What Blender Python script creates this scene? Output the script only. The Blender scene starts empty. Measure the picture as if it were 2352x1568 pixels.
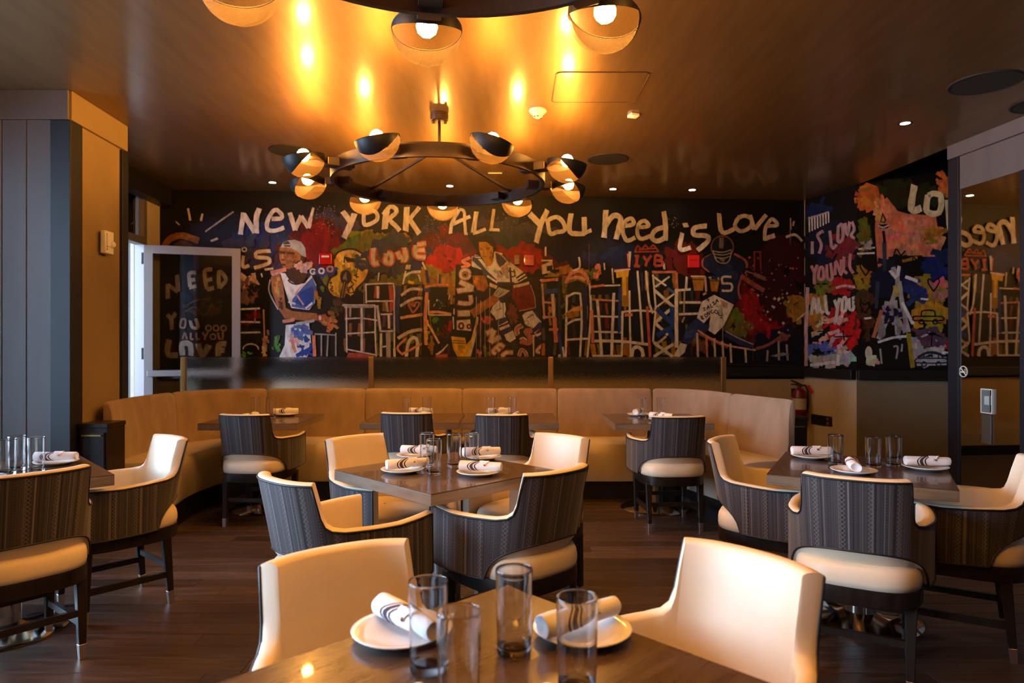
import bpy, bmesh, math, random
from mathutils import Vector, Matrix
from mathutils.geometry import tessellate_polygon

sc = bpy.context.scene
col = sc.collection
PI = math.pi

# ------------------------------------------------------------------ camera
F, HZ, CX, CAMZ = 1568.0, 790.0, 1176.0, 1.37      # focal length, horizon, centre in pixels; eye height
cd = bpy.data.cameras.new('camera'); cam = bpy.data.objects.new('camera', cd); col.objects.link(cam)
cd.sensor_width = 36.0; cd.lens = 24.0; cd.shift_y = (HZ - 784) / 2352
cam.location = (0, 0, CAMZ); cam.rotation_euler = (PI / 2, 0, 0)
cd.clip_start = 0.05
cd.dof.use_dof = True; cd.dof.focus_distance = 3.3; cd.dof.aperture_fstop = 3.2
sc.camera = cam

# ------------------------------------------------------------------ daylight and exposure
SKY = 42.0
BULB = 690.0
DOWN = 30.0
w = bpy.data.worlds.new('world'); sc.world = w; w.use_nodes = True
w.node_tree.nodes['Background'].inputs[0].default_value = (0.52, 0.71, 1.0, 1)
w.node_tree.nodes['Background'].inputs[1].default_value = SKY
vs = sc.view_settings
vs.view_transform = 'Standard'; vs.look = 'None'; vs.gamma = 1.0; vs.use_curve_mapping = False
vs.exposure = -0.08
sc.cycles.use_denoising = True
sc.cycles.max_bounces = 8; sc.cycles.diffuse_bounces = 3; sc.cycles.glossy_bounces = 4; sc.cycles.transmission_bounces = 8; sc.cycles.transparent_max_bounces = 12
sc.cycles.sample_clamp_indirect = 6.0
sc.cycles.caustics_reflective = False; sc.cycles.caustics_refractive = False

# ------------------------------------------------------------------ helpers
def lin(c):
    return tuple(((v / 255) / 12.92 if v / 255 <= 0.04045 else ((v / 255 + 0.055) / 1.055) ** 2.4) for v in c)

def mat(name, base, rough=0.5, metal=0.0, spec=0.5, trans=0.0, ior=1.45, coat=0.0, emit=None, estr=0.0, sheen=0.0):
    m = bpy.data.materials.new(name); m.use_nodes = True
    b = m.node_tree.nodes['Principled BSDF']
    b.inputs['Base Color'].default_value = (*base, 1)
    b.inputs['Roughness'].default_value = rough
    b.inputs['Metallic'].default_value = metal
    b.inputs['Specular IOR Level'].default_value = spec
    b.inputs['Transmission Weight'].default_value = trans
    b.inputs['IOR'].default_value = ior
    b.inputs['Coat Weight'].default_value = coat
    b.inputs['Sheen Weight'].default_value = sheen
    if emit:
        b.inputs['Emission Color'].default_value = (*emit, 1)
        b.inputs['Emission Strength'].default_value = estr
    return m

def N(m, t, **kw):
    n = m.node_tree.nodes.new(t)
    for k, v in kw.items(): setattr(n, k, v)
    return n
def L(m, a, b): m.node_tree.links.new(a, b)
def BS(m): return m.node_tree.nodes['Principled BSDF']

def ramp(m, fac, stops, interp='LINEAR'):
    r = N(m, 'ShaderNodeValToRGB'); r.color_ramp.interpolation = interp
    e = r.color_ramp.elements
    while len(e) < len(stops): e.new(0.5)
    for k, (p, c) in enumerate(stops):
        e[k].position = p; e[k].color = (*c, 1)
    L(m, fac, r.inputs[0]); return r

def noisy(m, stops, scale=(1, 1, 1), nscale=8.0, detail=6.0, coord='Object', bump=0.0, bscale=None):
    tc = N(m, 'ShaderNodeTexCoord'); mp = N(m, 'ShaderNodeMapping'); mp.inputs['Scale'].default_value = scale
    L(m, tc.outputs[coord], mp.inputs[0])
    nz = N(m, 'ShaderNodeTexNoise'); nz.inputs['Scale'].default_value = nscale; nz.inputs['Detail'].default_value = detail
    L(m, mp.outputs[0], nz.inputs['Vector'])
    r = ramp(m, nz.outputs['Fac'], stops)
    L(m, r.outputs[0], BS(m).inputs['Base Color'])
    if bump:
        nb = N(m, 'ShaderNodeTexNoise'); nb.inputs['Scale'].default_value = bscale or nscale * 5; nb.inputs['Detail'].default_value = 4
        L(m, mp.outputs[0], nb.inputs['Vector'])
        bp = N(m, 'ShaderNodeBump'); bp.inputs['Strength'].default_value = bump; bp.inputs['Distance'].default_value = 0.01
        L(m, nb.outputs['Fac'], bp.inputs['Height']); L(m, bp.outputs[0], BS(m).inputs['Normal'])
    return m

class MB:
    """collects faces and links them as ONE mesh object"""
    def __init__(s): s.v = []; s.f = []; s.uv = {}; s.mi = []
    def add(s, vs, fs):
        o = len(s.v); s.v += [tuple(p) for p in vs]; s.f += [tuple(i + o for i in f) for f in fs]; return o
    def box(s, x0, x1, y0, y1, z0, z1):
        s.add([(x, y, z) for z in (z0, z1) for y in (y0, y1) for x in (x0, x1)],
              [(0, 2, 3, 1), (4, 5, 7, 6), (0, 1, 5, 4), (2, 6, 7, 3), (0, 4, 6, 2), (1, 3, 7, 5)]); return s
    def prism(s, poly, z0, z1):
        n = len(poly)
        s.add([(x, y, z0) for x, y in poly] + [(x, y, z1) for x, y in poly],
              [tuple(reversed(range(n))), tuple(range(n, 2 * n))] + [(i, (i + 1) % n, n + (i + 1) % n, n + i) for i in range(n)]); return s
    def lathe(s, prof, seg=24, c=(0, 0, 0), cap0=True, cap1=True):
        vs, fs = [], []; n = len(prof)
        for r, z in prof:
            for k in range(seg):
                a = 2 * PI * k / seg; vs.append((c[0] + r * math.cos(a), c[1] + r * math.sin(a), c[2] + z))
        for i in range(n - 1):
            for k in range(seg):
                k2 = (k + 1) % seg
                fs.append((i * seg + k, i * seg + k2, (i + 1) * seg + k2, (i + 1) * seg + k))
        if cap0: fs.append(tuple(reversed(range(seg))))
        if cap1: fs.append(tuple((n - 1) * seg + k for k in range(seg)))
        s.add(vs, fs); return s
    def tube(s, pts, r, seg=8, closed=False, cap=True):
        pts = [Vector(p) for p in pts]; n = len(pts); rs = r if isinstance(r, (list, tuple)) else [r] * n
        vs, fs = [], []; up = None
        for i, p in enumerate(pts):
            a = pts[(i - 1) % n] if (closed or i > 0) else p
            b = pts[(i + 1) % n] if (closed or i < n - 1) else p
            d = (b - a).normalized()
            if up is None: up = d.orthogonal().normalized()
            up = (up - d * up.dot(d)); up = up.normalized() if up.length > 1e-6 else d.orthogonal().normalized()
            sd = d.cross(up)
            for k in range(seg):
                t = 2 * PI * k / seg; vs.append(p + (up * math.cos(t) + sd * math.sin(t)) * rs[i])
        m = n if closed else n - 1
        for i in range(m):
            j = (i + 1) % n
            for k in range(seg):
                k2 = (k + 1) % seg; fs.append((i * seg + k, i * seg + k2, j * seg + k2, j * seg + k))
        if cap and not closed: fs += [tuple(reversed(range(seg))), tuple((n - 1) * seg + k for k in range(seg))]
        s.add(vs, fs); return s
    def bar(s, a, b, w0, w1=None, h0=None, h1=None):
        """square tapered bar a -> b"""
        a, b = Vector(a), Vector(b); w1 = w1 or w0; h0 = h0 or w0; h1 = h1 or w1 if h0 is None else (h1 or h0 * w1 / w0)
        d = (b - a).normalized(); rf = Vector((0, 1, 0)) if abs(d.z) > 0.7 else Vector((0, 0, 1))
        x = d.cross(rf).normalized(); y = x.cross(d).normalized()
        vs = [a + x * sx * w0 / 2 + y * sy * h0 / 2 for sx, sy in ((-1, -1), (1, -1), (1, 1), (-1, 1))]
        vs += [b + x * sx * w1 / 2 + y * sy * h1 / 2 for sx, sy in ((-1, -1), (1, -1), (1, 1), (-1, 1))]
        s.add(vs, [(3, 2, 1, 0), (4, 5, 6, 7), (0, 1, 5, 4), (1, 2, 6, 5), (2, 3, 7, 6), (3, 0, 4, 7)]); return s
    def grid(s, rows, flip=False, uv=None, closed=False):
        nr, nc = len(rows), len(rows[0]); fs = []
        for i in range(nr - 1):
            for j in range(nc if closed else nc - 1):
                k = (j + 1) % nc
                q = (i * nc + j, i * nc + k, (i + 1) * nc + k, (i + 1) * nc + j)
                fs.append(tuple(reversed(q)) if flip else q)
        o = s.add([p for r in rows for p in r], fs)
        if uv:
            for i in range(nr):
                for j in range(nc): s.uv[o + i * nc + j] = uv[i][j]
        return s
    def build(s, name, m, parent=None, smooth=False, bevel=0.0, seg=2, loc=None, rotz=None):
        me = bpy.data.meshes.new(name); me.from_pydata(s.v, [], s.f)
        if s.uv:
            ul = me.uv_layers.new(name='UVMap')
            for lp in me.loops: ul.data[lp.index].uv = s.uv.get(lp.vertex_index, (0, 0))
        bm = bmesh.new(); bm.from_mesh(me)
        if not s.uv: bmesh.ops.remove_doubles(bm, verts=bm.verts, dist=1e-6)
        if not s.uv: bmesh.ops.recalc_face_normals(bm, faces=bm.faces)
        if bevel:
            es = [e for e in bm.edges if len(e.link_faces) == 2 and e.calc_face_angle(0) > 0.6]
            bmesh.ops.bevel(bm, geom=es, offset=bevel, segments=seg, affect='EDGES', profile=0.5)
        bm.to_mesh(me); bm.free()
        if smooth:
            for p in me.polygons: p.use_smooth = True
            if smooth == 'auto':
                try: me.set_sharp_from_angle(angle=0.7)
                except Exception: pass
        if m: me.materials.append(m)
        o = bpy.data.objects.new(name, me); col.objects.link(o)
        if parent: o.parent = parent
        if loc: o.location = loc
        if rotz is not None: o.rotation_euler = (0, 0, rotz)
        return o

def tag(o, label=None, cat=None, group=None, kind=None):
    if label: o['label'] = label
    if cat: o['category'] = cat
    if group: o['group'] = group
    if kind: o['kind'] = kind
    return o
def thing(name, label, cat, loc=(0, 0, 0), rotz=0.0, group=None):
    o = bpy.data.objects.new(name, None); col.objects.link(o); o.empty_display_size = 0.1
    o.location = loc; o.rotation_euler = (0, 0, rotz)
    return tag(o, label, cat, group)
def struct(o): o['kind'] = 'structure'; return o
def copy_tree(o, parent=None):
    c = o.copy(); col.objects.link(c); c.parent = parent
    for ch in list(o.children): copy_tree(ch, c)
    return c
def smoothpath(pts, n=6, closed=False):
    P = [Vector(p) for p in pts]; out = []; m = len(P)
    for i in range(m if closed else m - 1):
        g = (lambda k: P[k % m]) if closed else (lambda k: P[min(max(k, 0), m - 1)])
        a, b, c, d = g(i - 1), g(i), g(i + 1), g(i + 2)
        for k in range(n):
            t = k / n
            out.append(0.5 * ((2 * b) + (c - a) * t + (2 * a - 5 * b + 4 * c - d) * t * t + (3 * b - a - 3 * c + d) * t ** 3))
    if not closed: out.append(P[-1])
    return out
def onz(x, y, h):
    """floor-plan point seen at photo pixel (x, y) for a surface at height h"""
    d = (CAMZ - h) * F / (y - HZ); return ((x - CX) / F * d, d)

# ------------------------------------------------------------------ materials
M = {}
M['leather'] = noisy(mat('cream_leather', (0.76, 0.63, 0.46), 0.42, spec=0.45), [(0.3, (0.72, 0.59, 0.42)), (0.7, (0.79, 0.66, 0.49))], nscale=5, bump=0.06, bscale=260)
M['wood_dark'] = noisy(mat('ebony_wood', (0.012, 0.008, 0.006), 0.35), [(0.3, (0.009, 0.006, 0.005)), (0.7, (0.02, 0.013, 0.009))], scale=(1, 1, 0.15), nscale=30)
M['ferrule'] = mat('brushed_nickel', (0.55, 0.5, 0.46), 0.32, metal=1.0)
M['chrome'] = mat('polished_chrome', (0.6, 0.58, 0.55), 0.12, metal=1.0)
M['piping'] = mat('black_piping', (0.012, 0.01, 0.01), 0.5)
M['plate'] = mat('white_porcelain', (0.85, 0.82, 0.8), 0.12, coat=0.3)
M['napkin'] = noisy(mat('white_linen', (0.82, 0.8, 0.82), 0.9), [(0.3, (0.78, 0.76, 0.79)), (0.7, (0.86, 0.84, 0.86))], nscale=20, bump=0.15, bscale=400)
M['napkin_stripe'] = mat('charcoal_stripe', (0.05, 0.035, 0.05), 0.9)
M['glass'] = mat('clear_glass', (0.97, 0.98, 0.98), 0.02, trans=1.0, ior=1.47)
M['velvet'] = noisy(mat('tan_velvet', (0.4, 0.24, 0.12), 0.85, sheen=0.5), [(0.25, (0.235, 0.155, 0.1)), (0.75, (0.36, 0.245, 0.165))], scale=(1, 1, 0.45), nscale=9, detail=8, bump=0.1, bscale=120)
M['vinyl'] = noisy(mat('beige_vinyl', (0.6, 0.46, 0.3), 0.42), [(0.3, (0.52, 0.42, 0.31)), (0.7, (0.58, 0.475, 0.36))], nscale=4)
M['black'] = mat('black_paint', (0.008, 0.007, 0.007), 0.45)
M['bronze'] = noisy(mat('dark_bronze', (0.03, 0.016, 0.009), 0.45, metal=0.15), [(0.3, (0.024, 0.012, 0.007)), (0.7, (0.045, 0.022, 0.011))], nscale=12)
M['cap'] = mat('blackened_steel', (0.006, 0.005, 0.005), 0.5, spec=0.3)
M['brass'] = mat('aged_brass', (0.45, 0.25, 0.08), 0.35, metal=1.0)
M['taupe'] = noisy(mat('taupe_wallcovering', (0.3, 0.235, 0.15), 0.75), [(0.35, (0.48, 0.39, 0.26)), (0.65, (0.54, 0.44, 0.3))], nscale=3, bump=0.08, bscale=90)
M['olive'] = noisy(mat('olive_wallcovering', (0.2, 0.16, 0.1), 0.8), [(0.35, (0.17, 0.135, 0.08)), (0.65, (0.2, 0.16, 0.1))], nscale=3, bump=0.08, bscale=90)
M['ochre'] = noisy(mat('ochre_wallcovering', (0.34, 0.24, 0.12), 0.8), [(0.35, (0.25, 0.175, 0.085)), (0.65, (0.285, 0.2, 0.1))], nscale=3, bump=0.1, bscale=120)
M['plank_grey'] = noisy(mat('warm_grey_paint', (0.17, 0.15, 0.15), 0.55), [(0.3, (0.10, 0.09, 0.092)), (0.7, (0.122, 0.11, 0.11))], scale=(1, 1, 0.2), nscale=6)
M['navy'] = mat('navy_paint', (0.010, 0.011, 0.017), 0.5)
M['ceiling'] = noisy(mat('bronze_satin_ceiling', (0.2, 0.12, 0.06), 0.5, metal=0.85, coat=0.5), [(0.3, (0.21, 0.125, 0.05)), (0.7, (0.26, 0.155, 0.062))], scale=(4, 0.5, 1), nscale=4)
BS(M['ceiling']).inputs['Coat Roughness'].default_value = 0.15
BS(M['ceiling']).inputs['Anisotropic'].default_value = 0.45
tg = N(M['ceiling'], 'ShaderNodeCombineXYZ'); tg.inputs[1].default_value = 1.0; L(M['ceiling'], tg.outputs[0], BS(M['ceiling']).inputs['Tangent'])
M['white_plastic'] = mat('white_plastic', (0.78, 0.75, 0.7), 0.4)
M['alu'] = mat('satin_aluminium', (0.2, 0.175, 0.165), 0.45, metal=0.4)
M['speaker'] = mat('speaker_grille_black', (0.012, 0.01, 0.009), 0.75)
M['red'] = mat('alarm_red', (0.5, 0.01, 0.008), 0.2, coat=0.4)
M['red_dark'] = mat('dull_red', (0.13, 0.02, 0.012), 0.3)
M['ext_red'] = mat('extinguisher_red', (0.14, 0.007, 0.007), 0.3)
M['led'] = mat('downlight_glow', (1, 0.9, 0.75), 0.5, emit=(1.0, 0.82, 0.6), estr=28.0)
M['bulb'] = mat('bulb_glow', (1, 0.8, 0.5), 0.5, emit=(1.0, 0.42, 0.072), estr=BULB)
M['mirror'] = mat('mirror_tinted_glass', (0.6, 0.57, 0.55), 0.02, metal=1.0)
M['pane'] = mat('door_glass', (0.9, 0.95, 0.95), 0.0, trans=1.0, ior=1.45)

# frosted partition glass: rough transmission with a rippled surface
m = mat('frosted_glass', (0.95, 0.95, 0.93), 0.2, trans=1.0, ior=1.15); M['frost'] = m
tc = N(m, 'ShaderNodeTexCoord'); nz = N(m, 'ShaderNodeTexNoise'); nz.inputs['Scale'].default_value = 130; nz.inputs['Detail'].default_value = 1
L(m, tc.outputs['Object'], nz.inputs['Vector']); bp = N(m, 'ShaderNodeBump'); bp.inputs['Strength'].default_value = 0.35; bp.inputs['Distance'].default_value = 0.01
L(m, nz.outputs['Fac'], bp.inputs['Height']); L(m, bp.outputs[0], BS(m).inputs['Normal'])

# perforated brass mesh: fine dot holes (UV), metal that glows through when lit
m = bpy.data.materials.new('brass_mesh'); m.use_nodes = True; M['mesh'] = m
nt = m.node_tree; b = BS(m); b.inputs['Base Color'].default_value = (0.055, 0.036, 0.018, 1); b.inputs['Roughness'].default_value = 0.5; b.inputs['Metallic'].default_value = 0.0; b.inputs['Specular IOR Level'].default_value = 0.15
tr = N(m, 'ShaderNodeBsdfTranslucent'); tr.inputs[0].default_value = (0.036, 0.022, 0.008, 1)
mx = N(m, 'ShaderNodeMixShader'); mx.inputs[0].default_value = 0.45
L(m, b.outputs[0], mx.inputs[1]); L(m, tr.outputs[0], mx.inputs[2])
uvn = N(m, 'ShaderNodeUVMap'); mp = N(m, 'ShaderNodeMapping'); mp.inputs['Scale'].default_value = (1, 1, 1); L(m, uvn.outputs[0], mp.inputs[0])
vor = N(m, 'ShaderNodeTexVoronoi'); vor.inputs['Scale'].default_value = 260; vor.inputs['Randomness'].default_value = 0.0
L(m, mp.outputs[0], vor.inputs['Vector'])
lt = N(m, 'ShaderNodeMath', operation='LESS_THAN'); lt.inputs[1].default_value = 0.47; L(m, vor.outputs['Distance'], lt.inputs[0])
tp = N(m, 'ShaderNodeBsdfTransparent'); mx2 = N(m, 'ShaderNodeMixShader')
L(m, lt.outputs[0], mx2.inputs[0]); L(m, mx.outputs[0], mx2.inputs[1]); L(m, tp.outputs[0], mx2.inputs[2])
L(m, mx2.outputs[0], nt.nodes['Material Output'].inputs[0])

# woven stripe fabric of the chair shells (UV: u along the shell in metres, v height)
m = mat('striped_upholstery', (0.1, 0.09, 0.09), 0.8, spec=0.25, sheen=0.2); M['stripe'] = m
uvn = N(m, 'ShaderNodeUVMap'); sx = N(m, 'ShaderNodeSeparateXYZ'); L(m, uvn.outputs[0], sx.inputs[0])
def mth(m, op, a, b=None, c=None):
    n = N(m, 'ShaderNodeMath', operation=op)
    for i, v in enumerate((a, b, c)):
        if v is None: continue
        if isinstance(v, (int, float)): n.inputs[i].default_value = v
        else: L(m, v, n.inputs[i])
    return n.outputs[0]
U, V = sx.outputs[0], sx.outputs[1]
n1 = N(m, 'ShaderNodeTexNoise', noise_dimensions='1D'); n1.inputs['Scale'].default_value = 62; n1.inputs['Detail'].default_value = 3; n1.inputs['Roughness'].default_value = 0.7
L(m, U, n1.inputs['W'])
st = ramp(m, n1.outputs['Fac'], [(0.0, (0.008, 0.007, 0.008)), (0.36, (0.014, 0.012, 0.014)), (0.44, (0.055, 0.047, 0.052)), (0.49, (0.024, 0.021, 0.029)), (0.55, (0.08, 0.06, 0.05)), (0.6, (0.034, 0.029, 0.036)), (0.68, (0.17, 0.148, 0.14))])
# zigzag bands
um = mth(m, 'MODULO', mth(m, 'ADD', U, 1.013), 0.098)
band = mth(m, 'LESS_THAN', mth(m, 'ABSOLUTE', mth(m, 'SUBTRACT', um, 0.03)), 0.011)
zz = mth(m, 'PINGPONG', V, 0.009)
zl = mth(m, 'LESS_THAN', mth(m, 'ABSOLUTE', mth(m, 'SUBTRACT', mth(m, 'ABSOLUTE', mth(m, 'SUBTRACT', um, 0.03)), zz)), 0.0022)
um2 = mth(m, 'MODULO', mth(m, 'ADD', U, 1.06), 0.098)
band2 = mth(m, 'LESS_THAN', mth(m, 'ABSOLUTE', mth(m, 'SUBTRACT', um2, 0.03)), 0.004)
dot = mth(m, 'LESS_THAN', mth(m, 'MODULO', V, 0.012), 0.006)
mixa = N(m, 'ShaderNodeMixRGB'); mixa.inputs[2].default_value = (0.11, 0.095, 0.09, 1)
L(m, mth(m, 'MULTIPLY', band, zl), mixa.inputs[0]); L(m, st.outputs[0], mixa.inputs[1])
mixb = N(m, 'ShaderNodeMixRGB'); mixb.inputs[2].default_value = (0.03, 0.026, 0.028, 1)
L(m, mth(m, 'MULTIPLY', band2, dot), mixb.inputs[0]); L(m, mixa.outputs[0], mixb.inputs[1])
L(m, mixb.outputs[0], BS(m).inputs['Base Color'])

# wood grain: table tops and floor boards
def wood(name, c0, c1, c2, rough, scale, coat=0.0, rnd=False, bump=0.0):
    m = mat(name, c1, rough, coat=coat)
    tc = N(m, 'ShaderNodeTexCoord'); mp = N(m, 'ShaderNodeMapping'); mp.inputs['Scale'].default_value = scale
    L(m, tc.outputs['Object'], mp.inputs[0]); vec = mp.outputs[0]
    oi = None
    if rnd:
        oi = N(m, 'ShaderNodeObjectInfo'); ad = N(m, 'ShaderNodeVectorMath', operation='ADD')
        sc_ = N(m, 'ShaderNodeVectorMath', operation='SCALE'); sc_.inputs['Scale'].default_value = 37.0
        cmb = N(m, 'ShaderNodeCombineXYZ'); L(m, oi.outputs['Random'], cmb.inputs[0]); L(m, oi.outputs['Random'], cmb.inputs[1])
        L(m, cmb.outputs[0], sc_.inputs[0]); L(m, vec, ad.inputs[0]); L(m, sc_.outputs[0], ad.inputs[1]); vec = ad.outputs[0]
    nz = N(m, 'ShaderNodeTexNoise'); nz.inputs['Scale'].default_value = 3.0; nz.inputs['Detail'].default_value = 9; nz.inputs['Roughness'].default_value = 0.65
    L(m, vec, nz.inputs['Vector'])
    r = ramp(m, nz.outputs['Fac'], [(0.28, c0), (0.5, c1), (0.74, c2)])
    out = r.outputs[0]
    if rnd:
        hs = N(m, 'ShaderNodeHueSaturation'); mr = N(m, 'ShaderNodeMapRange'); mr.inputs['To Min'].default_value = 0.5; mr.inputs['To Max'].default_value = 1.45
        L(m, oi.outputs['Random'], mr.inputs[0]); L(m, mr.outputs[0], hs.inputs['Value']); L(m, out, hs.inputs['Color']); out = hs.outputs[0]
    L(m, out, BS(m).inputs['Base Color'])
    if bump:
        bp = N(m, 'ShaderNodeBump'); bp.inputs['Strength'].default_value = bump; bp.inputs['Distance'].default_value = 0.004
        L(m, nz.outputs['Fac'], bp.inputs['Height']); L(m, bp.outputs[0], BS(m).inputs['Normal'])
    return m
M['table'] = wood('walnut_table_top', (0.048, 0.03, 0.019), (0.08, 0.05, 0.032), (0.12, 0.077, 0.05), 0.26, (1.2, 9, 9), coat=0.25)
M['edge'] = wood('walnut_table_edge', (0.11, 0.078, 0.05), (0.17, 0.125, 0.085), (0.22, 0.165, 0.115), 0.33, (1.5, 1.5, 12), coat=0.9)
BS(M['edge']).inputs['Coat Roughness'].default_value = 0.16
M['floor'] = wood('dark_oak_board', (0.026, 0.015, 0.01), (0.056, 0.033, 0.021), (0.12, 0.076, 0.05), 0.38, (0.9, 12, 12), rnd=True, bump=0.25)
M['floor_base'] = wood('dark_oak_floor', (0.02, 0.01, 0.005), (0.045, 0.022, 0.011), (0.08, 0.045, 0.024), 0.4, (0.9, 8, 8))

# thin architectural pane: mostly see-through with a glossy reflection
m = bpy.data.materials.new('clear_pane'); m.use_nodes = True; M['pane'] = m
tp = N(m, 'ShaderNodeBsdfTransparent'); tp.inputs[0].default_value = (0.93, 0.95, 0.94, 1)
gl = N(m, 'ShaderNodeBsdfGlossy'); gl.inputs['Roughness'].default_value = 0.01; gl.inputs[0].default_value = (1, 1, 1, 1)
fr = N(m, 'ShaderNodeFresnel'); fr.inputs[0].default_value = 1.7
mx = N(m, 'ShaderNodeMixShader'); L(m, fr.outputs[0], mx.inputs[0]); L(m, tp.outputs[0], mx.inputs[1]); L(m, gl.outputs[0], mx.inputs[2])
L(m, mx.outputs[0], m.node_tree.nodes['Material Output'].inputs[0])

# ================================================================== THE ROOM
CEIL = 3.10
BL, BR = (-3.93, 7.62), (3.52, 8.22)          # ends of the mural wall (the room is turned a few degrees to the camera)
JC = (3.73, 7.39)                             # corner of the jog beside it
JE = (5.60, 7.00)
LEDGE0, LEDGE1 = 0.985, 1.09

def off(a, b, d):
    """offset segment a-b to its right by d"""
    dx, dy = b[0] - a[0], b[1] - a[1]; l = math.hypot(dx, dy); nx, ny = dy / l, -dx / l
    return (a[0] + nx * d, a[1] + ny * d), (b[0] + nx * d, b[1] + ny * d)
def slab(mb, a, b, d0, d1, z0, z1):
    """box along a-b between right-hand offsets d0 and d1"""
    p, q = off(a, b, d0); r, s_ = off(a, b, d1)
    mb.prism([p, q, s_, r], z0, z1); return mb
def lerp2(a, b, t): return (a[0] + (b[0] - a[0]) * t, a[1] + (b[1] - a[1]) * t)

# floor ------------------------------------------------------------------
floor = struct(MB().box(-5, 6.5, -3.3, 8.9, -0.12, -0.002).build('floor', M['floor_base']))
random.seed(5)
pm = {}
for ln in (0.9, 1.2, 1.5, 1.8):
    o = MB().box(0, ln - 0.0025, 0, 0.1245, -0.008, 0.0).build('plank', M['floor'], floor, bevel=0.0015, seg=1); pm[ln] = o.data
    bpy.data.objects.remove(o)
row = 0; y = 1.45
while y < 6.1:
    x = -3.45 - random.random() * 1.2
    while x < 3.9:
        ln = random.choice((0.9, 1.2, 1.2, 1.5, 1.5, 1.8))
        o = bpy.data.objects.new('plank', pm[ln]); col.objects.link(o); o.parent = floor; o.location = (x, y, random.uniform(-0.0006, 0.0))
        x += ln
    y += 0.127

# ceiling ----------------------------------------------------------------
ceiling = struct(MB().prism([(-4.7, -3.3), (4.9, -3.3), (3.85, 5.96), (3.75, 7.45), (3.66, 8.5), (-4.2, 7.9), (-4.7, 5.2)], CEIL, CEIL + 0.65).build('ceiling', M['ceiling']))
struct(MB().box(3.5, 6.2, 5.0, 8.3, CEIL + 0.66, CEIL + 0.75).build('ceiling_alcove', M['ceiling']))

# mural wall with ledge ----------------------------------------------------
wall_back = struct(slab(MB(), BL, BR, -0.15, 0, 0, CEIL + 0.03).build('wall_back', M['taupe']))
slab(MB(), BL, BR, 0, 0.09, LEDGE0, LEDGE1).build('ledge', M['black'], wall_back, bevel=0.006)
slab(MB(), BL, BR, 0, 0.015, 0, 0.12).build('baseboard', M['black'], wall_back)
wall_jog = struct(slab(MB(), BR, JC, -0.12, 0, 0, CEIL + 0.6).build('wall_jog', M['taupe']))
slab(MB(), BR, JC, 0, 0.07, LEDGE0, LEDGE1).build('ledge', M['black'], wall_jog, bevel=0.006)
slab(MB(), BR, JC, 0, 0.015, 0, 0.12).build('baseboard', M['black'], wall_jog)
wall_right_back = struct(slab(MB(), JC, JE, -0.12, 0, 0, CEIL + 0.68).build('wall_right_back', M['olive']))
slab(MB(), JC, JE, 0, 0.07, LEDGE0, LEDGE1).build('ledge', M['black'], wall_right_back, bevel=0.006)
slab(MB(), JC, JE, 0, 0.015, 0, 0.12).build('baseboard', M['black'], wall_right_back)
struct(MB().box(5.55, 5.7, 5.4, 7.2, 0, CEIL + 0.68).build('wall_alcove', M['taupe']))

# left recess wall with the glazed street door --------------------------------
def lw(y): return (-3.93 + 0.08 * (BL[1] - y), y)
wl = MB()
slab(wl, lw(7.28), lw(7.66), -0.16, 0, 0, CEIL + 0.03)
slab(wl, lw(5.3), lw(6.02), -0.16, 0, 0, CEIL + 0.03)
slab(wl, lw(6.02), lw(7.28), -0.16, 0, 2.99, CEIL + 0.03)
wall_left_recess = struct(wl.build('wall_left_recess', M['taupe']))
dr = MB()
for a, b in ((6.02, 6.09), (7.21, 7.28)): slab(dr, lw(a), lw(b), -0.09, 0.012, 0, 2.99)
slab(dr, lw(6.09), lw(7.21), -0.09, 0.012, 2.42, 2.50); slab(dr, lw(6.09), lw(7.21), -0.09, 0.012, 2.93, 2.99)
slab(dr, lw(6.62), lw(6.67), -0.09, 0.012, 2.50, 2.93)
door_1 = struct(dr.build('door_1', M['alu'], bevel=0.004))
for a, b in ((6.09, 6.62), (6.67, 7.21)): slab(MB(), lw(a), lw(b), -0.05, -0.044, 2.50, 2.93).build('transom_pane', M['pane'], door_1)
# the valance over the recess
tag(slab(MB(), lw(5.5), lw(7.60), 0.0, 0.14, CEIL - 0.20, CEIL).build('shade_valance', M['black'], bevel=0.004), 'black roller shade valance under the ceiling above the street door', 'valance')
# the open leaf
hx, hy = lw(7.19); ang = math.atan2(0.30, 0.93)
leaf = thing('glass_door', 'open glass street door with a pale metal frame beside the mural', 'door', (hx + 0.03, hy - 0.02, 0.01), ang)
WD, HD, ST = 0.945, 2.40, 0.085
lf = MB()
lf.box(0, ST, -0.022, 0.022, 0, HD); lf.box(WD - ST, WD, -0.022, 0.022, 0, HD)
lf.box(ST, WD - ST, -0.022, 0.022, HD - ST, HD); lf.box(ST, WD - ST, -0.022, 0.022, 0, 0.2)
lf.build('frame', M['alu'], leaf, bevel=0.003)
MB().box(ST, WD - ST, -0.004, 0.004, 0.2, HD - ST).build('pane', M['pane'], leaf)
pb = MB().box(0.04, WD - 0.04, -0.075, -0.035, 1.02, 1.085).build('push_bar', M['alu'], leaf, bevel=0.006)
MB().box(0.05, 0.11, -0.04, -0.02, 1.025, 1.08).box(WD - 0.11, WD - 0.05, -0.04, -0.02, 1.025, 1.08).build('bar_bracket', M['alu'], pb)
for z in (0.25, 1.2, 2.2):
    MB().lathe([(0.013, 0), (0.013, 0.12)], 10, (-0.012, 0, z)).build('hinge', M['black'], leaf, smooth='auto')

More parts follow.
